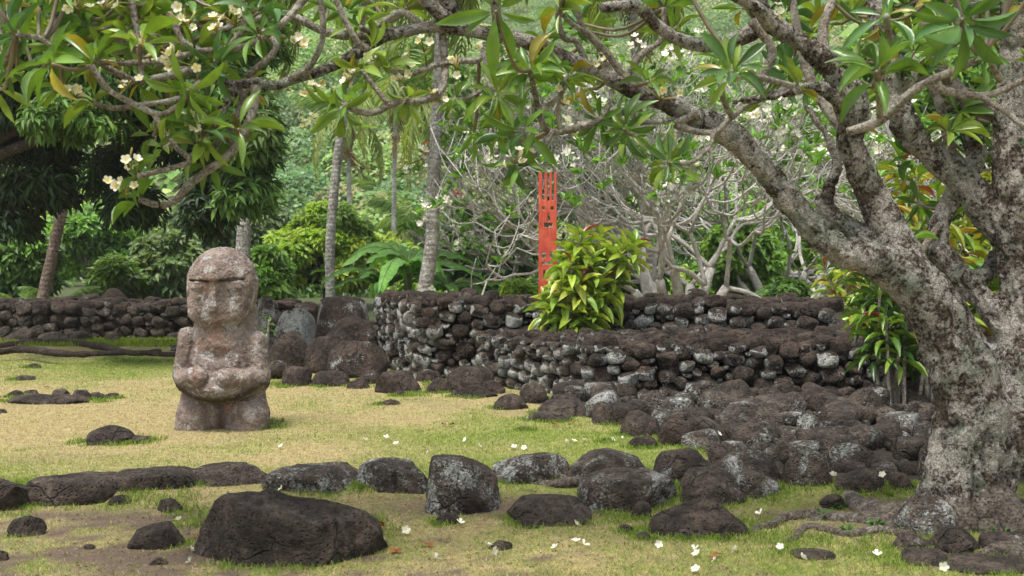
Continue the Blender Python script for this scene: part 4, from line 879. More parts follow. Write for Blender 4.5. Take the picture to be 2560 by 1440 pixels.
tree((225, 640, 345, 775), 26, 'light green bush above the dark boulder on the far wall', [(.10, .19, .03), (.13, .21, .04)], .2, 7000, name='bush', cat='bush')
tree((1100, 515, 1345, 760), 27, 'dark leafy tree between the thick palm and the red board', DEEP + MIDG, .22, 17000, csz=.3)
tree((1256, 700, 1335, 785), 21, 'small lime bush just over the upper wall left of the red board', LIME, .14, 4000, name='bush', cat='bush', clumps=20)
tree((1500, 590, 1650, 790), 26, 'dark green tree behind the leafy plant', DEEP, .22, 8000)
tree((1770, 540, 1950, 800), 28, 'loose mid green tree right of the bare frangipani trunks', MIDG, .24, 9000, bark=PALEBARK, csz=.3)
tree((1900, 560, 2090, 800), 31, 'mid green tree with pale pole trunk left of the big frangipani trunk', MIDG + LIME[1:2], .24, 9000, trunk=1912, bark=PALEBARK)
tree((1915, 695, 2015, 800), 22, 'dense small dark bush at the end of the upper wall', DEEP, .12, 7000, name='bush', cat='bush')
tree((1660, 660, 1900, 800), 32, 'bushy undergrowth seen under the bare frangipani', MIDG + LIME[:1], .22, 9000, name='bush', cat='bush')
tree((2030, 120, 2420, 520), 30, 'tall green tree behind the upper limbs of the big frangipani', MIDG + DEEP, .3, 15000)
tree((2330, 60, 2750, 560), 26, 'dark green tree behind the right edge', DEEP + MIDG, .28, 15000)
tree((2400, 400, 2680, 760), 20, 'yellow green shrub behind the right stem of the big frangipani', [(.15, .22, .03), (.10, .18, .03), (.2, .23, .03)], .24, 8000, name='bush', cat='bush')
# mango tree: dark hanging foliage over the upper left
def mango():
    b = np.array([-9.9, 18.6, .15]); root = empty('mango_tree', b, 'big dark mango tree with hanging leaves filling the upper left', 'tree'); g = Geo(); Y = 17.5
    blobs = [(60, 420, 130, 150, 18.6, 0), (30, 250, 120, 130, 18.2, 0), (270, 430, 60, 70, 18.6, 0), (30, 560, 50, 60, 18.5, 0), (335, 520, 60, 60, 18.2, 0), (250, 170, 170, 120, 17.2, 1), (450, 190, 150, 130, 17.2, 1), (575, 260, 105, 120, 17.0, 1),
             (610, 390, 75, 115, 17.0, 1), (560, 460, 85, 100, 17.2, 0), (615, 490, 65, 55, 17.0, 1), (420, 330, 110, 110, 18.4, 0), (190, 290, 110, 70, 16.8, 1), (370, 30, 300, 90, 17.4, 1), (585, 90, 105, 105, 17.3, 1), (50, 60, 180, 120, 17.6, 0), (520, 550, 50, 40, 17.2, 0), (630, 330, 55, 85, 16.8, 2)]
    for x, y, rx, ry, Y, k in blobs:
        c = P(x, y, Y); s = Y / F; cols = [[(.018, .044, .012), (.026, .060, .014)], [(.08, .17, .03), (.11, .21, .04), (.055, .12, .025)], [(.10, .17, .035), (.07, .13, .025)]][k]  # lighter leaf colour on the lit clumps: light painted into it
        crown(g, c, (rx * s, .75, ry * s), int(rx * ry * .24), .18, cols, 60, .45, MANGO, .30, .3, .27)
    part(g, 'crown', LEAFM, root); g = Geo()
    tube(g, [b + [0, 0, -.2], b + [.1, -.1, 1.2], b + [.3, -.3, 2.6]], [.5, .38, .33], sides=14, rough=.2, n=14)
    f = b + [.3, -.3, 2.4]
    for x, y, Y in ((120, 320, 18.0), (300, 250, 17.5), (470, 260, 17.4), (600, 330, 17.2), (350, 60, 17.4), (220, 420, 18.5), (640, 120, 17.3)):
        q = P(x, y, Y); tube(g, [f, (f + q) / 2 + [0, 0, .55], q], [.13, .07, .02], n=12, sides=8, rough=.15)
    part(g, 'trunk', DARKBARK, root)
    for x, y in ((386, 308), (392, 322), (377, 316)):
        c = P(x, y, 16.7); V = ICO[3][0] * np.array([.035, .033, .045]) + c; part(Geo().add(V, ICO[3][1], (.17, .26, .06)), 'fruit', LEAFG, root)
mango()
# far canopy of the mango further left, and the wood behind
def forest():
    g = Geo()
    for _ in range(120):
        Y = rng.uniform(36, 60); x = rng.uniform(-.55, .62) * Y; z = .5 + rng.uniform(0, 1) ** 1.3 * (.3 if -.22 < x / Y < .04 else 3.6); r = rng.uniform(1.1, 2.0)
        cols = [MIDG, GREY, DEEP, MIDG, LIME][rng.integers(5)]; crown(g, (x, Y, z), (r, r, r * .8), 1100, .3, cols, 12, .2, SMALL, .5, .4, .5)
    tag(g.obj('wood', LEAF), 'mixed green tropical wood closing the valley floor behind the trees', 'wood', kind='stuff')
forest()
# ------------------------------------------------------------------ HILL
def hz(x, y):
    x = np.asarray(x, float); y = np.asarray(y, float); t = np.maximum(y - 66 - 10 * np.sin(x * .03 + 1), 0)
    return .4 + t * .40 + sst(0, 60, t) * (10 * (fb2(x, y, .02, 3, 91) - .5) + 5 * (fb2(x, y, .06, 3, 95) - .5))
hx, hy = np.meshgrid(np.linspace(-330, 330, 90), np.linspace(60, 470, 80), indexing='ij'); k = np.arange(89)[:, None] * 80 + np.arange(79)[None]
hq = np.stack([k, k + 80, k + 81, k + 1], -1).reshape(-1, 4); n = NT('hill_soil'); p = n('NewGeometry').outputs['Position']
HILLM = n.end(n('BsdfPrincipled', Base_Color=n.mix(n.mr(n.noise(p, .25, 6), .4, .6), (.05, .085, .025), (.10, .13, .04)), Roughness=.95).outputs[0])
tag(Geo().add(np.stack([hx, hy, hz(hx, hy) - .5], -1), hq).obj('hill', HILLM), kind='structure')
def hillwood():
    g = Geo(); pal = [(.21, .36, .08), (.17, .32, .08), (.10, .22, .06), (.28, .34, .13), (.24, .40, .08), (.12, .23, .09), (.33, .35, .15)]
    Y = 70.0
    while Y < 330:
        sp = 3.6 + (Y - 70) * .022
        for x in np.arange(-.52 * Y - 6, .54 * Y + 6, sp):
            xx = x + rng.normal() * sp * .35; yy = Y + rng.normal() * sp * .35; r = sp * rng.uniform(.45, .95); z = float(hz(xx, yy)) + r * .55
            px = CX + F * xx / yy; vis = 560 < px < 2150; m = int((950 if yy < 125 else 420) if vis else 60); c = np.array(pal[rng.integers(len(pal))]) * rng.uniform(.75, 1.25)
            d = rdir(m); d[:, 2] = np.abs(d[:, 2]) - .25; b = noise(d * 2.2 + rng.uniform(0, 50, 3), 3)[:, None]; pos = np.array([xx, yy, z]) + d * r * (.72 + .5 * b) * np.array([1, 1, rng.uniform(.7, 1.2)])
            L = (min(r * .17, .34) if vis else r * .36) * rng.uniform(.6, 1.4, m); up = nrm(d * .6 + [0, -.5, .9] + rng.normal(size=(m, 3)) * .25); dr = d * .4 + rng.normal(size=(m, 3)); leaves(g, pos, nrm(dr - .7 * up * (dr * up).sum(1, keepdims=True)), up, L, L * .42, DIA, c * rng.uniform(.8, 1.25, (m, 1)) * (.8 + .4 * b))
        Y += sp * .85
    tag(g.obj('hillside_forest', LEAF), 'sunny green forest covering the hillside behind the palms', 'forest', kind='stuff')
hillwood()
# ------------------------------------------------------------------ PALMS
def frond_mesh(L=3.2, droop=1.0, col=(.085, .15, .03), seed=0, nl=46):
    r = np.random.default_rng(seed); g = Geo(); t = np.linspace(0, 1, 18); p = np.stack([L * (t - .18 * droop * t ** 3), 0 * t, L * (.35 * t - .62 * droop * t ** 2.2)], -1)
    tube(g, p, np.linspace(.035, .006, 18), n=18, sides=5, col=(.16, .17, .05)); u = np.linspace(.12, .99, nl); q = curve(p, nl + 1)[1:]; tg = nrm(np.gradient(q, axis=0))
    for s in (-1, 1):
        d = nrm(tg * .65 + np.array([0, s * .9, 0]) + np.array([0, 0, -.45]) + r.normal(size=(nl, 3)) * .12); ll = L * .26 * np.sin(np.pi * np.clip(u * .88 + .1, 0, 1)) * r.uniform(.85, 1.1, nl) + .05
        leaves(g, q, d, np.tile([0, 0, 1.0], (nl, 1)) + r.normal(size=(nl, 3)) * .2, ll, .028 * L / 3.2 * 1.1, tmpl([(0, .6), (.3, 1), (.7, .7), (1, .05)], .02, .35), np.array(col) * r.uniform(.75, 1.25, (nl, 1)))
    return g
FR = [frond_mesh(3.2, d, c, i).mesh('frond', LEAF) for i, (d, c) in enumerate([(.7, (.18, .30, .07)), (1.0, (.20, .31, .075)), (1.35, (.23, .31, .08)), (1.7, (.26, .33, .08))])]
FRD = frond_mesh(2.6, 2.4, (.30, .17, .07), 9).mesh('dead_frond', DRYM)
PG = 'coconut palms standing behind the walls'
def palm(l, Y, r0, r1, label, nf=16, scale=1.0, bark=PALMBARK, dead=1, top=True, base=None, group=PG):
    q = [P(x, y, Y) for x, y in l]; b = q[0].copy()
    if base is None and Y < 66: b[2] = float(gz(b[0], Y)) - .1; q = [b] + q if q[0][2] - b[2] > .15 else [b] + q[1:]
    root = empty('palm_tree', b, label, 'palm tree', group); g = Geo(); rr = np.linspace(r0, r1, len(q)) * Y / F; rr[0] *= 1.15; tube(g, q, rr, n=len(q) * 10, sides=12, rough=.05, sc=3, knobs=.12); part(g, 'trunk', bark, root)
    if top:
        c = q[-1] - b
        for i in range(nf):
            k = i % 4 if i < nf * .8 else 0; o = bpy.data.objects.new('frond', FR[k]); C.objects.link(o); o.parent = root; o.location = c
            el = [.55, .25, -.1, -.4][k]; o.rotation_euler = (rng.normal() * .15, -el + rng.normal() * .12, i * 2.4 + rng.normal() * .2); o.scale = (scale,) * 3
        for i in range(dead):
            o = bpy.data.objects.new('dead_frond', FRD); C.objects.link(o); o.parent = root; o.location = c - np.array([0, 0, .1 * scale]); o.rotation_euler = (0, 1.0 + rng.normal() * .15, rng.uniform(0, 6.28)); o.scale = (scale * .8,) * 3
    return root
palm([(826, 745), (826, 600), (840, 430), (862, 270), (888, 140), (908, 0), (920, -200)], 27, 13, 10, 'tall slim grey palm curving right, in front of the lime tree', scale=1.15)
palm([(1055, 770), (1078, 620), (1085, 430), (1095, 250), (1102, 0), (1108, -260)], 21, 21, 11, 'thickest tall grey palm, rising from behind the wall corner', scale=1.1)
palm([(984, 740), (985, 500), (990, 215)], 50, 6.5, 5, 'thin straight far palm between the two tall grey trunks', scale=1.3, nf=11)
palm([(1136, 745), (1130, 550), (1118, 245)], 36, 9, 6, 'thin palm just right of the thickest trunk', scale=1.0, nf=10)
palm([(872, 620), (873, 480), (869, 300)], 60, 6, 5, 'distant palm right of the slim curving trunk with brown hanging fronds', scale=1.2, dead=3, nf=10)
palm([(104, 770), (130, 640), (160, 500), (178, 385), (200, 200)], 23, 16, 11, 'brown leaning palm at left passing in front of the mango shade', bark=BROWNPALM, scale=.95, dead=0, nf=12)
palm([(606, 760), (607, 640), (610, 545), (612, 200), (615, -160)], 23, 20, 15, 'stout grey palm trunk behind the statue head')
palm([(1645, 775), (1632, 690), (1618, 600), (1595, 350), (1580, -150)], 24, 14, 10, 'pale slanting palm trunk left of the bare frangipani')
palm([(800, 520), (800, 415)], 105, 5, 4, 'small palm on the hillside with orange dead fronds', scale=1.15, base=1, dead=5, group='palms on the hillside')
palm([(955, 600), (952, 505)], 80, 5, 4, 'bushy young palm at the hill foot left of the thickest trunk', scale=1.15, base=1, group='palms on the hillside')
palm([(1045, 660), (1040, 570)], 55, 6, 5, 'low spreading palm right behind the thickest trunk', scale=1.0, base=1, group='palms on the hillside')
palm([(150, 780), (150, 765)], 24, 7, 6, 'very small palm sprouting over the far left wall', scale=.32, nf=9, dead=0)
palm([(65, 785), (60, 770)], 24, 7, 6, 'little palm sprout at the left end over the far wall', scale=.26, nf=7, dead=0)
# ------------------------------------------------------------------ BARE FRANGIPANI WITH WHITE FLOWERS
def bare(px, py, Y, rad, Hh, label, nst=8, lev=6, seed=1, pink=()):
    r = np.random.default_rng(seed); b = P(px, py, Y); b[2] = float(gz(b[0], Y)); root = empty('bare_frangipani', b, label, 'tree', 'grey branched frangipanis behind the walls')
    gt, gb, gl, gf = [], Geo(), Geo(), Geo(); tips = []; big = []
    def own(): big.append(Geo()); return big[-1]
    def grow(p, d, L, ra, lv):
        side = nrm(np.cross(d, r.normal(size=3))); e = p + d * L; sag = -.14 * L if lv < lev - 1 else .04 * L
        m = (p + e) / 2 + side * L * r.uniform(-.12, .12) + np.array([0, 0, sag]); tube(own() if lv >= lev - 2 else gb, [p, m, e], [ra, ra * .9, ra * .82], n=6 if lv < 3 else 8, sides=5 if lv < 4 else 9, rough=.1)
        if lv <= 2 and (lv == 0 or r.random() < .35): tips.append((e, nrm(e - m)))
        if lv == 0: return
        for _ in range(3 if r.random() < .20 else 2):
            q = nrm(e - m); nd = nrm(q * [1, 1, .8] + nrm(r.normal(size=3) * [1, 1, .6]) * .72 + np.array([0, 0, .14])); rel = (e - b) / np.array([rad, rad, Hh])
            out = nrm(np.array([rel[0], rel[1], 0]) + 1e-6); nd = nrm(nd + out * .25 - np.array([0, 0, 1.0]) * max(rel[2] - .75, 0) * 1.5 - out * max(math.hypot(rel[0], rel[1]) - .85, 0) * 2.0 + np.array([0, 0, 1]) * max(.25 - rel[2], 0) * 1.5)
            grow(e, nd, L * r.uniform(.72, 1.0), ra * .75, lv - 1)
    for i in range(nst):
        a = i * 2 * math.pi / nst + r.normal() * .3; t = r.uniform(.25, .75); d = nrm(np.array([math.cos(a) * t, math.sin(a) * t, 1])); st = b + np.array([math.cos(a), math.sin(a), 0]) * .3
        k = st + d * 1.35 * r.uniform(.8, 1.2); gt.append(Geo()); tube(gt[-1], [st - [0, 0, .2], (st + k) / 2 + r.normal(size=3) * .06, k], [.14, .105, .085], n=10, sides=10, rough=.15); 
        for _ in range(2): grow(k, nrm(d + r.normal(size=3) * .45), rad * .27, .048, lev - 1)
    for e, d in tips:
        if r.random() < .45:
            n = int(r.integers(3, 7)); a = rdir(n) + d * .8 + np.array([0, 0, .3]); L = r.uniform(.14, .26, n); leaves(gl, np.repeat(e[None], n, 0), a, np.tile([0, 0, 1.0], (n, 1)) + rng.normal(size=(n, 3)) * .2, L, L * .17, SMALL, np.array([.14, .31, .05]) * r.uniform(.7, 1.35, (n, 1)))
        if r.random() < .09:
            for _ in range(int(r.integers(4, 9))): flower_geo(gf, e + r.normal(size=3) * .06 + [0, 0, .05], r.normal(size=3) * .5 + [0, -.6, .5], .07, .1, 4)
    [part(q, 'trunk', PALEBARK, root) for q in gt]; [part(q, 'branch', PALEBARK, root) for q in big]; tag(part(gb, 'branch', PALEBARK, root), kind='stuff'); part(gl, 'foliage', LEAF, root)
    if gf.n: part(gf, 'blossom', FLOWER, root)
    for x, y in pink:
        c = P(x, y, Y - rad * .6); g = Geo(); j = min(tips, key=lambda q: np.linalg.norm(q[0] - c)); tube(g, [j[0], (j[0] + c) / 2 + [0, 0, -.1], c], [.016, .014, .012], n=8, sides=5, col=(.25, .22, .18))
        for _ in range(9): flower_geo(g, c + r.normal(size=3) * .06, r.normal(size=3) + [0, -.6, .3], .05, 0, 4)
        g.Cc = [np.where(cc[:, :1] > .6, np.array([[.75, .16, .15]]), cc) for cc in g.Cc]; part(g, 'pink_blossom', FLOWER, root)
bare(1700, 765, 22, 3.9, 5.8, 'wide bare grey frangipani with white flowers behind the upper wall', 11, 7, 3)
bare(2560, 780, 20, 3.2, 3.8, 'second pale branched frangipani seen between the stems at the right edge', 6, 5, 8)
bare(1330, 765, 26, 2.6, 4.6, 'smaller leafy frangipani with pink flowers between the thickest palm and the red board', 5, 5, 12, pink=[(1095, 335), (1070, 370), (1147, 482)])
bare(1950, 760, 27, 4.0, 7.2, 'taller pale frangipani behind the wide bare one', 7, 6, 21)
# ------------------------------------------------------------------ BANANAS
def banana(px, py, Y, sc, label, nl=9, seed=0, base=None):
    r = np.random.default_rng(seed); b = P(px, py, Y); b[2] = float(gz(b[0], Y)) if base is None else base; root = empty('banana_plant', b, label, 'banana plant', 'banana plants behind the wall'); top = P(px, py, Y); g = Geo()
    tube(g, [b, (b + top) / 2, top], [.1 * sc, .09 * sc, .06 * sc], sides=9, col=(.12, .15, .05)); part(g, 'stem', LEAF, root); g = Geo()
    for i in range(nl):
        a = i * 2.4 + r.normal() * .3; el = r.uniform(.6, 1.45); L = sc * r.uniform(1.3, 2.0); n = 22; t = np.linspace(0, 1, n); o = np.array([math.cos(a), math.sin(a), 0]); z0 = math.sin(el); h0 = math.cos(el)
        p = top + o * (L * (h0 * t + .3 * t ** 2))[:, None] + np.array([0, 0, 1]) * (L * (z0 * t - .75 * t ** 2.3))[:, None]; s = np.array([-o[1], o[0], 0]); w = .17 * sc * np.sin(np.pi * np.clip(t * .9 + .08, 0, 1)) ** .6; w[t < .12] = .02
        tear = r.uniform(.0, .28, (2, n)) * sc * .5; c = np.array([.15, .34, .075]) * r.uniform(.8, 1.3); V = np.stack([p - s * w[:, None] - np.array([0, 0, 1]) * (w * .3 + tear[0] * .5)[:, None], p, p + s * w[:, None] - np.array([0, 0, 1]) * (w * .3 + tear[1] * .5)[:, None]], 1).reshape(-1, 3)
        q = np.arange(n - 1)[:, None] * 3; g.add(V, np.concatenate([q + [0, 1, 4, 3], q + [1, 2, 5, 4]]), c); tube(g, p[::3], np.linspace(.02, .006, len(p[::3])), sides=5, col=(.20, .26, .07))
    part(g, 'leaves', LEAF, root)
banana(1020, 690, 23.5, 1.15, 'bright banana plant left of the thickest palm', 15, 1); banana(960, 720, 24, .85, 'lower banana plant beside the boulders', 13, 2); banana(1110, 735, 24, .8, 'small banana plant right of the thickest palm', 9, 3); banana(1180, 750, 24.5, .7, 'low banana leaves between the palm and the dark tree', 7, 4); banana(2010, 760, 24, .8, 'pale banana plant beyond the right end of the upper wall', 7, 5); banana(2540, 690, 13.5, .6, 'banana like plant behind the right stem of the big tree', 6, 6)
# ------------------------------------------------------------------ TI PLANTS
def ti(heads, base, label, cols, size=.32, n=15, red=0.2, depthj=.25, wide=.15, r=.018, name='ti_plant', stems=True, group='ti plants growing by the walls', spread=0.06, yell=.0):
    b = np.asarray(base, float); root = empty(name, b, label, 'ti plant', group); gs, gl = Geo(), Geo(); cols = np.asarray(cols)
    for x, y, Y in heads:
        h = P(x, y, Y); s = b + np.array([rng.normal() * spread, rng.normal() * spread, -.05])
        tube(gs, [s, (s + h) / 2 + np.array([(s - h)[0] * .18, 0, -.02]), h], [r * 1.2, r, r * .8], n=12, sides=7, rough=.1)
        m = n + int(rng.integers(-3, 4)); a = np.arange(m) * 2.4 + rng.uniform(0, 6); u = np.arange(m) / m; e = -.35 + 1.65 * u + rng.normal(size=m) * .15; ax = nrm(h - s + np.array([0, 0, .6]))
        uu = nrm(np.cross(ax, [.2, 1, .3])); ww = np.cross(ax, uu); d = nrm((uu * np.cos(a)[:, None] + ww * np.sin(a)[:, None]) * np.cos(e)[:, None] + ax * np.sin(e)[:, None])
        pos = h - ax * ((1 - u) * size * .75)[:, None]; L = size * rng.uniform(.75, 1.15, m) * (1 - .35 * u); c = cols[rng.integers(len(cols), size=m)] * rng.uniform(.8, 1.2, (m, 1))
        isr = (u > .72) & (rng.random(m) < red * 2); c[isr] = [.22, .045, .03]; c[(u < .3) & (rng.random(m) < yell)] = [.36, .27, .03]
        leaves(gl, pos, d, ax + rng.normal(size=(m, 3)) * .15, L, L * wide, TI, c)
    part(gs, 'stem', TWIG, root); part(gl, 'leaves', LEAFG, root); return root
YG = [(.31, .41, .055), (.26, .38, .055), (.40, .45, .075), (.18, .31, .045), (.24, .36, .05)]; TG = [(.05, .12, .022), (.075, .16, .025), (.035, .09, .02), (.10, .19, .03)]
bt_ = P(1425, 852, 14.95)
ti([(1420, 625, 15.0), (1455, 590, 14.9), (1500, 590, 15.1), (1430, 650, 14.75), (1480, 650, 14.8), (1520, 640, 15.1), (1560, 620, 14.9), (1585, 610, 14.9), (1400, 710, 14.75), (1450, 700, 14.7), (1500, 710, 14.8), (1380, 760, 14.85), (1430, 765, 14.7), (1480, 765, 14.75), (1515, 760, 15.0), (1410, 810, 14.8), (1460, 800, 14.75), (1365, 750, 15.0), (1535, 690, 15.0)],
   bt_, 'lush yellow green ti plant growing on the terrace in front of the upper wall', YG, .38, 20, .04, wide=.155, spread=.1)
b2 = G(2240, 1022)
ti([(2160, 760, 12.2), (2200, 720, 12.0), (2240, 690, 12.2), (2280, 700, 12.3), (2310, 760, 12.2), (2215, 790, 11.9), (2270, 780, 12.0), (2180, 840, 12.0), (2330, 830, 12.3), (2250, 850, 11.9), (2300, 870, 12.2), (2170, 690, 12.3)],
   b2, 'dark green bushy ti plant with reddish shoots on the paving left of the trunk', TG + YG[3:], .33, 22, .12, wide=.105, r=.02, spread=.1, yell=.04)
ti([(2075, 700, 17.5), (2110, 680, 17.6), (2150, 700, 17.4), (2090, 740, 17.5), (2140, 750, 17.3), (2180, 690, 17.6), (2060, 660, 17.8), (2130, 640, 17.8), (2200, 650, 17.6)], P(2120, 850, 17.5) * [1, 1, 0] + [0, 0, .1], 'yellowing ti plant beyond the right end of the upper wall', YG + TG[1:2], .36, 12, .05, yell=.3)
ti([(2300, 560, 11.5), (2340, 480, 11.6), (2290, 440, 11.8), (2380, 520, 11.8), (2330, 620, 11.6), (2260, 520, 11.9), (2420, 580, 12), (2250, 400, 12)], [4.35, 11.8, .1], 'striped ti plant with orange leaves seen between the frangipani limbs', [(.16, .25, .03), (.25, .30, .03), (.12, .22, .03), (.30, .24, .03)], .42, 13, .12, wide=.09, yell=.2)
ti([(2400, 700, 13.5), (2450, 660, 13.6), (2500, 720, 13.5), (2380, 760, 13.4), (2440, 740, 13.6), (2480, 620, 13.8), (2360, 660, 13.8)], [5.5, 13.6, .55], 'bright ti plant on the terrace behind the fork of the big trunk', YG, .42, 12, .0, yell=.25)
ti([(672, 800, 15.9)], P(672, 842, 15.9), 'small green sprout among boulders beside the statue shoulder', [(.10, .22, .04)], .22, 8, 0, wide=.12, name='sprout', group=None)
# ------------------------------------------------------------------ FALLEN FLOWERS AND LEAVES
FLM = []
for k in range(5):
    g = Geo(); flower_geo(g, (0, 0, 0), (rng.normal() * .3, rng.normal() * .3, 1), .030, [.15, .45, .3, .5, .2][k], [5, 5, 4, 5, 3][k]); FLM.append(g.mesh('fallen_flower', FLOWER))
FP = [(703, 1123), (912, 1106), (966, 1100), (990, 1117), (1065, 1138), (1164, 1106), (1197, 1122), (1285, 1125), (1310, 1127), (1320, 1053), (1415, 1112), (1435, 1110), (1460, 1106), (1530, 1105), (1555, 1102), (447, 1308), (478, 1384), (476, 1413), (768, 1398), (1089, 1405), (1220, 1373), (1232, 1387), (1388, 1378), (1440, 1364), (1460, 1370), (1648, 1370), (1743, 1395), (1790, 1408), (1840, 1384), (1738, 1380), (1950, 1378), (2005, 1404), (2192, 1396), (2360, 1428), (1900, 1291), (1740, 1435), (1015, 1335), (1150, 1315), (1440, 1320)]
for i, (x, y) in enumerate(FP):
    p = G(x, y); o = bpy.data.objects.new('fallen_flower', FLM[i % 5]); C.objects.link(o); o.location = p + [0, 0, .022]; o.rotation_euler = (rng.normal() * .5 + .3, rng.normal() * .5, rng.uniform(0, 6.28)); s = rng.uniform(.9, 1.2); o.scale = (s, s, s)
    near = y > 1290; tag(o, 'white and yellow frangipani flower fallen on the ' + ('front grass below the kerb row' if near else 'lawn behind the kerb row'), 'flower', 'fallen flowers on the ' + ('front grass' if near else 'lawn'))
for x, y, Y, lb in ((704, 1222, 7.75, 'yellow centred flower lying on top of the huge boulder'), (1796, 1085, 9.6, 'white flower on the lichen capped paving stone'), (2083, 1055, 10.4, 'yellow flower resting on the dark paving stones'), (2083, 1188, 7.95, 'white flower upright left of the round dark stone'), (2207, 1188, 7.95, 'white flower upright right of the round dark stone')):
    o = bpy.data.objects.new('fallen_flower', FLM[1]); C.objects.link(o); o.location = P(x, y, Y); o.rotation_euler = (.7, .2, rng.uniform(0, 6)); tag(o, lb, 'flower', 'fallen flowers on stones')
for x, y, lb in ((1115, 1068, 'rust brown dead leaf alone in the middle of the lawn'), (1390, 1067, 'small brown dead leaf, left of two near the paving corner'), (1425, 1068, 'brown dead leaf, right of two near the paving corner'), (960, 1325, 'curled orange leaf at the right foot of the huge boulder'), (982, 1380, 'reddish dead leaf on the grass right of the huge boulder'), (1060, 1365, 'tiny dark dead leaf on the front grass'), (930, 1340, 'brown leaf scraps touching the huge boulder'), (1780, 1398, 'brown wilted leaf between fallen flowers'), (485, 1350, 'crumpled brown leaf at the left foot of the huge boulder'), (120, 972, 'orange dead leaf on the outcrop of the left lawn')):
    p = G(x, y); g = Geo(); leaves(g, [p + [0, 0, .02], p + [.02, .01, .015]], [[rng.normal(), rng.normal(), .25], [rng.normal(), rng.normal(), .3]], [[.2, .1, 1], [-.3, .2, 1]], .075, .022, FRANG, [(.26, .09, .025), (.20, .075, .03)]); tag(g.obj('dead_leaf', DRYM), lb, 'leaf', 'dead leaves on the grass')
for i, (x, y, w) in enumerate(((2095, 1272, .05), (2150, 1262, .06), (2225, 1248, .06), (2062, 1300, .05), (2190, 1318, .05), (2120, 1330, .045), (2445, 1312, .07), (2500, 1345, .05), (2540, 1362, .06), (2505, 1262, .06), (1722, 1165, .05), (1935, 1112, .045), (2310, 1012, .12), (2285, 1020, .09))):
    p = G(x, y); g = Geo(); m = 26; a = rng.uniform(0, 6.28, m); d = np.stack([np.cos(a), np.sin(a), rng.uniform(.1, 1.0, m)], -1); ps = p + np.stack([np.cos(a), np.sin(a), np.abs(rng.normal(size=m)) * .8], -1) * w * rng.uniform(.05, .7, (m, 1))
    leaves(g, ps, d, np.tile([0, 0, 1.0], (m, 1)) + rng.normal(size=(m, 3)) * .3, w * .8, w * .26, SMALL, np.array([.06, .17, .03]) * rng.uniform(.7, 1.4, (m, 1)))
    for q in ps[:8]: tube(g, [p - [0, 0, .01], q], [.0025, .0015], n=3, sides=4, col=(.12, .16, .05))
    lb = 'low green weed sprouting on the earth and roots at the big trunk foot' if i < 10 else 'tiny weed in a gap between kerb and paving stones' if i < 12 else 'fresh green fern like weed beside the stems of the dark ti plant'
    tag(g.obj('weed', LEAF), lb, 'weed', 'weeds at the trunk foot' if i < 10 else 'weeds between the stones' if i < 12 else 'weeds beside the dark ti plant')
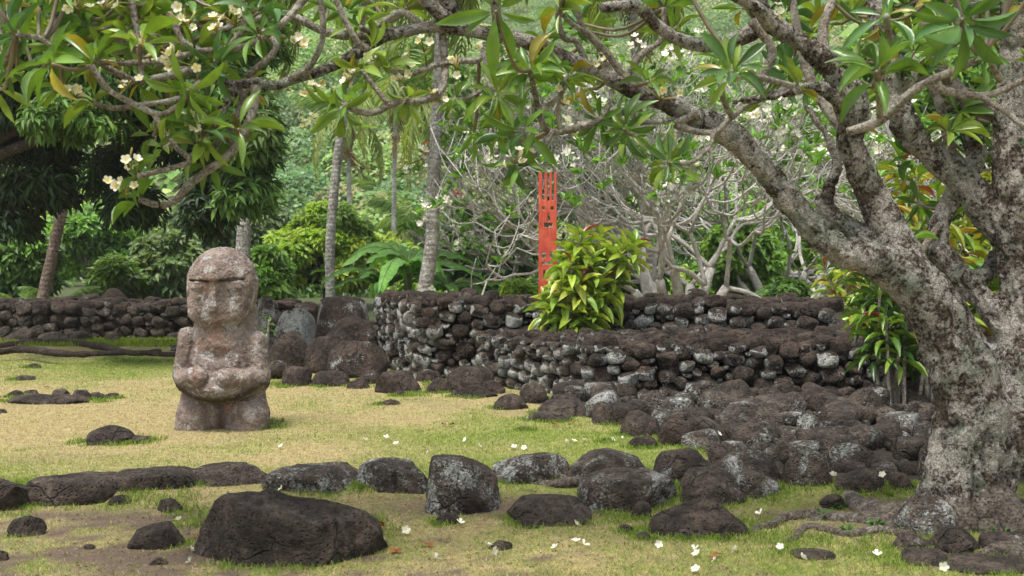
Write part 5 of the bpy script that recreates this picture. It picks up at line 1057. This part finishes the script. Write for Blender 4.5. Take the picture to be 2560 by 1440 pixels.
# ------------------------------------------------------------------ GRASS
def lawn():
    g = Geo(); N = 520000; Y = 5.4 * (19.2 / 5.4) ** rng.uniform(0, 1, N); x = rng.uniform(-.47, .47, N) * Y + rng.normal(size=N) * .1; dry, dirt = gmix(x, Y)
    keep = (rng.random(N) > dirt * .95) & ~(inpoly(x, Y, PAVE) & (rng.random(N) > .06)) & (gz(x, Y) < .3); x, Y, dry = x[keep], Y[keep], dry[keep]; m = len(x)
    isd = rng.random(m) < dry * 1.1 - .05; c = np.where(isd[:, None], np.array([.44, .37, .20]), np.array([.23, .31, .065])) * rng.uniform(.7, 1.25, (m, 1))
    L = rng.uniform(.018, .042, m) * np.where(Y < 8, 1.15, 1) * (1 - .25 * isd); d = np.stack([rng.normal(size=m) * .7, rng.normal(size=m) * .7, np.ones(m) * np.where(isd, .45, .8)], -1)
    leaves(g, np.stack([x, Y, gz(x, Y) - .003], -1), d, rng.normal(size=(m, 3)) + [0, -.5, .3], L, .0024 * np.maximum(Y / 8, .9), (np.array([(-1, 0, 0), (1, 0, 0), (0, 1, -.15)]), np.array([(0, 1, 2)])), c)
    T = []      # tufts at stone feet and seams
    for x0, y0, x1, y1, k in ((60, 1235, 130, 1270, 12), (285, 1215, 305, 1262, 10), (300, 1255, 480, 1275, 22), (488, 1215, 530, 1250, 12), (420, 1270, 520, 1320, 22), (740, 1345, 800, 1375, 16), (640, 1388, 740, 1410, 16), (870, 1295, 1000, 1350, 22), (1320, 1185, 1425, 1208, 16), (1470, 1275, 1640, 1315, 30), (1640, 1190, 1700, 1225, 10), (1800, 1300, 1990, 1350, 40), (1640, 1090, 1660, 1118, 8), (1520, 1045, 1560, 1075, 8), (1370, 1035, 1400, 1046, 8), (660, 955, 960, 970, 60), (1060, 955, 1100, 985, 14), (1330, 990, 1560, 1002, 26), (180, 1100, 225, 1112, 8), (330, 1095, 400, 1110, 10), (640, 1050, 720, 1075, 18), (250, 890, 440, 900, 30), (30, 995, 280, 1008, 16), (1010, 978, 1060, 990, 6), (2200, 1395, 2330, 1420, 16), (1900, 1340, 2250, 1400, 40), (0, 1240, 70, 1300, 14), (150, 1245, 280, 1275, 14), (2180, 1225, 2240, 1250, 6)):
        for _ in range(k): T.append(G(rng.uniform(x0, x1), rng.uniform(y0, y1)))
    for x, y, w, d in SEAT:
        for _ in range(int(6 + w * 60)):
            a = rng.uniform(3.0, 6.4); q = np.array([x + math.cos(a) * w * rng.uniform(.86, 1.12), y + math.sin(a) * d * rng.uniform(.86, 1.15), 0])
            if not inpoly(q[0], q[1], PAVE) and gmix(np.array([q[0]]), np.array([q[1]]))[1][0] < .6 and fb2(q[:1], q[1:2], 2.5, 3, 55)[0] > .40 + .16 * gmix(np.array([q[0]]), np.array([q[1]]))[0][0]: T.append(q)
    T = np.array(T); k = 26; m = len(T) * k; pos = np.repeat(T, k, 0) + rng.normal(size=(m, 3)) * [.045, .045, 0]; pos[:, 2] = gz(pos[:, 0], pos[:, 1]) - .005
    d = np.stack([rng.normal(size=m) * .4, rng.normal(size=m) * .4, np.ones(m)], -1); L = rng.uniform(.03, .10, m); c = np.array([.18, .27, .045]) * rng.uniform(.7, 1.3, (m, 1))
    leaves(g, pos, d, rng.normal(size=(m, 3)), L, .003 * np.maximum(pos[:, 1] / 8, .9), (np.array([(-1, 0, 0), (1, 0, 0), (.7, .5, -.05), (-.7, .5, -.05), (0, 1, -.3)]), np.array([(0, 1, 2, 3), (3, 2, 4, 4)])), c)
    m = 4200; Y = 5.4 * (8.3 / 5.4) ** rng.uniform(0, 1, m); x = rng.uniform(-.47, .47, m) * Y; k2 = rng.choice(4, m)
    leaves(g, np.stack([x, Y, gz(x, Y) + .004], -1), np.stack([rng.normal(size=m), rng.normal(size=m), rng.uniform(-.05, .25, m)], -1), rng.normal(size=(m, 3)) * .3 + [0, 0, 1], rng.uniform(.008, .035, m), rng.uniform(.002, .006, m), DIA, np.array([(.10, .065, .04), (.30, .23, .14), (.17, .10, .05), (.05, .035, .025)])[k2])
    # green bank below the far left wall
    m = 9000; x = rng.uniform(-10.5, -4.5, m); Y = rng.uniform(19.3, 20.7, m); leaves(g, np.stack([x, Y, gz(x, Y)], -1), np.stack([rng.normal(size=m) * .5, rng.normal(size=m) * .5, np.ones(m)], -1), rng.normal(size=(m, 3)), rng.uniform(.05, .1, m), .012, (np.array([(-1, 0, 0), (1, 0, 0), (0, 1, -.15)]), np.array([(0, 1, 2)])), np.array([.20, .28, .03]) * rng.uniform(.7, 1.3, (m, 1)))
    tag(g.obj('lawn_grass', GRASS, smooth=False), 'short straw and green turf covering the clearing', 'grass', kind='stuff')
lawn()

# ------------------------------------------------------------------ HAZE
hb = Geo().add([(x, y, z) for x in (-352, 352) for y in (-92, 475) for z in (-1.5, 190)], np.array([(0, 1, 3, 2), (4, 6, 7, 5), (0, 4, 5, 1), (2, 3, 7, 6), (0, 2, 6, 4), (1, 5, 7, 3)]))
hm = bpy.data.materials.new('haze_air'); hm.use_nodes = True; ht = hm.node_tree; ht.nodes.clear(); ho = ht.nodes.new('ShaderNodeOutputMaterial'); hv = ht.nodes.new('ShaderNodeVolumePrincipled')
hv.inputs['Color'].default_value = (.93, .96, 1, 1); hv.inputs['Density'].default_value = .0005; hv.inputs['Anisotropy'].default_value = .3; ht.links.new(hv.outputs[0], ho.inputs['Volume'])
tag(hb.obj('haze', hm, smooth=False), kind='stuff')
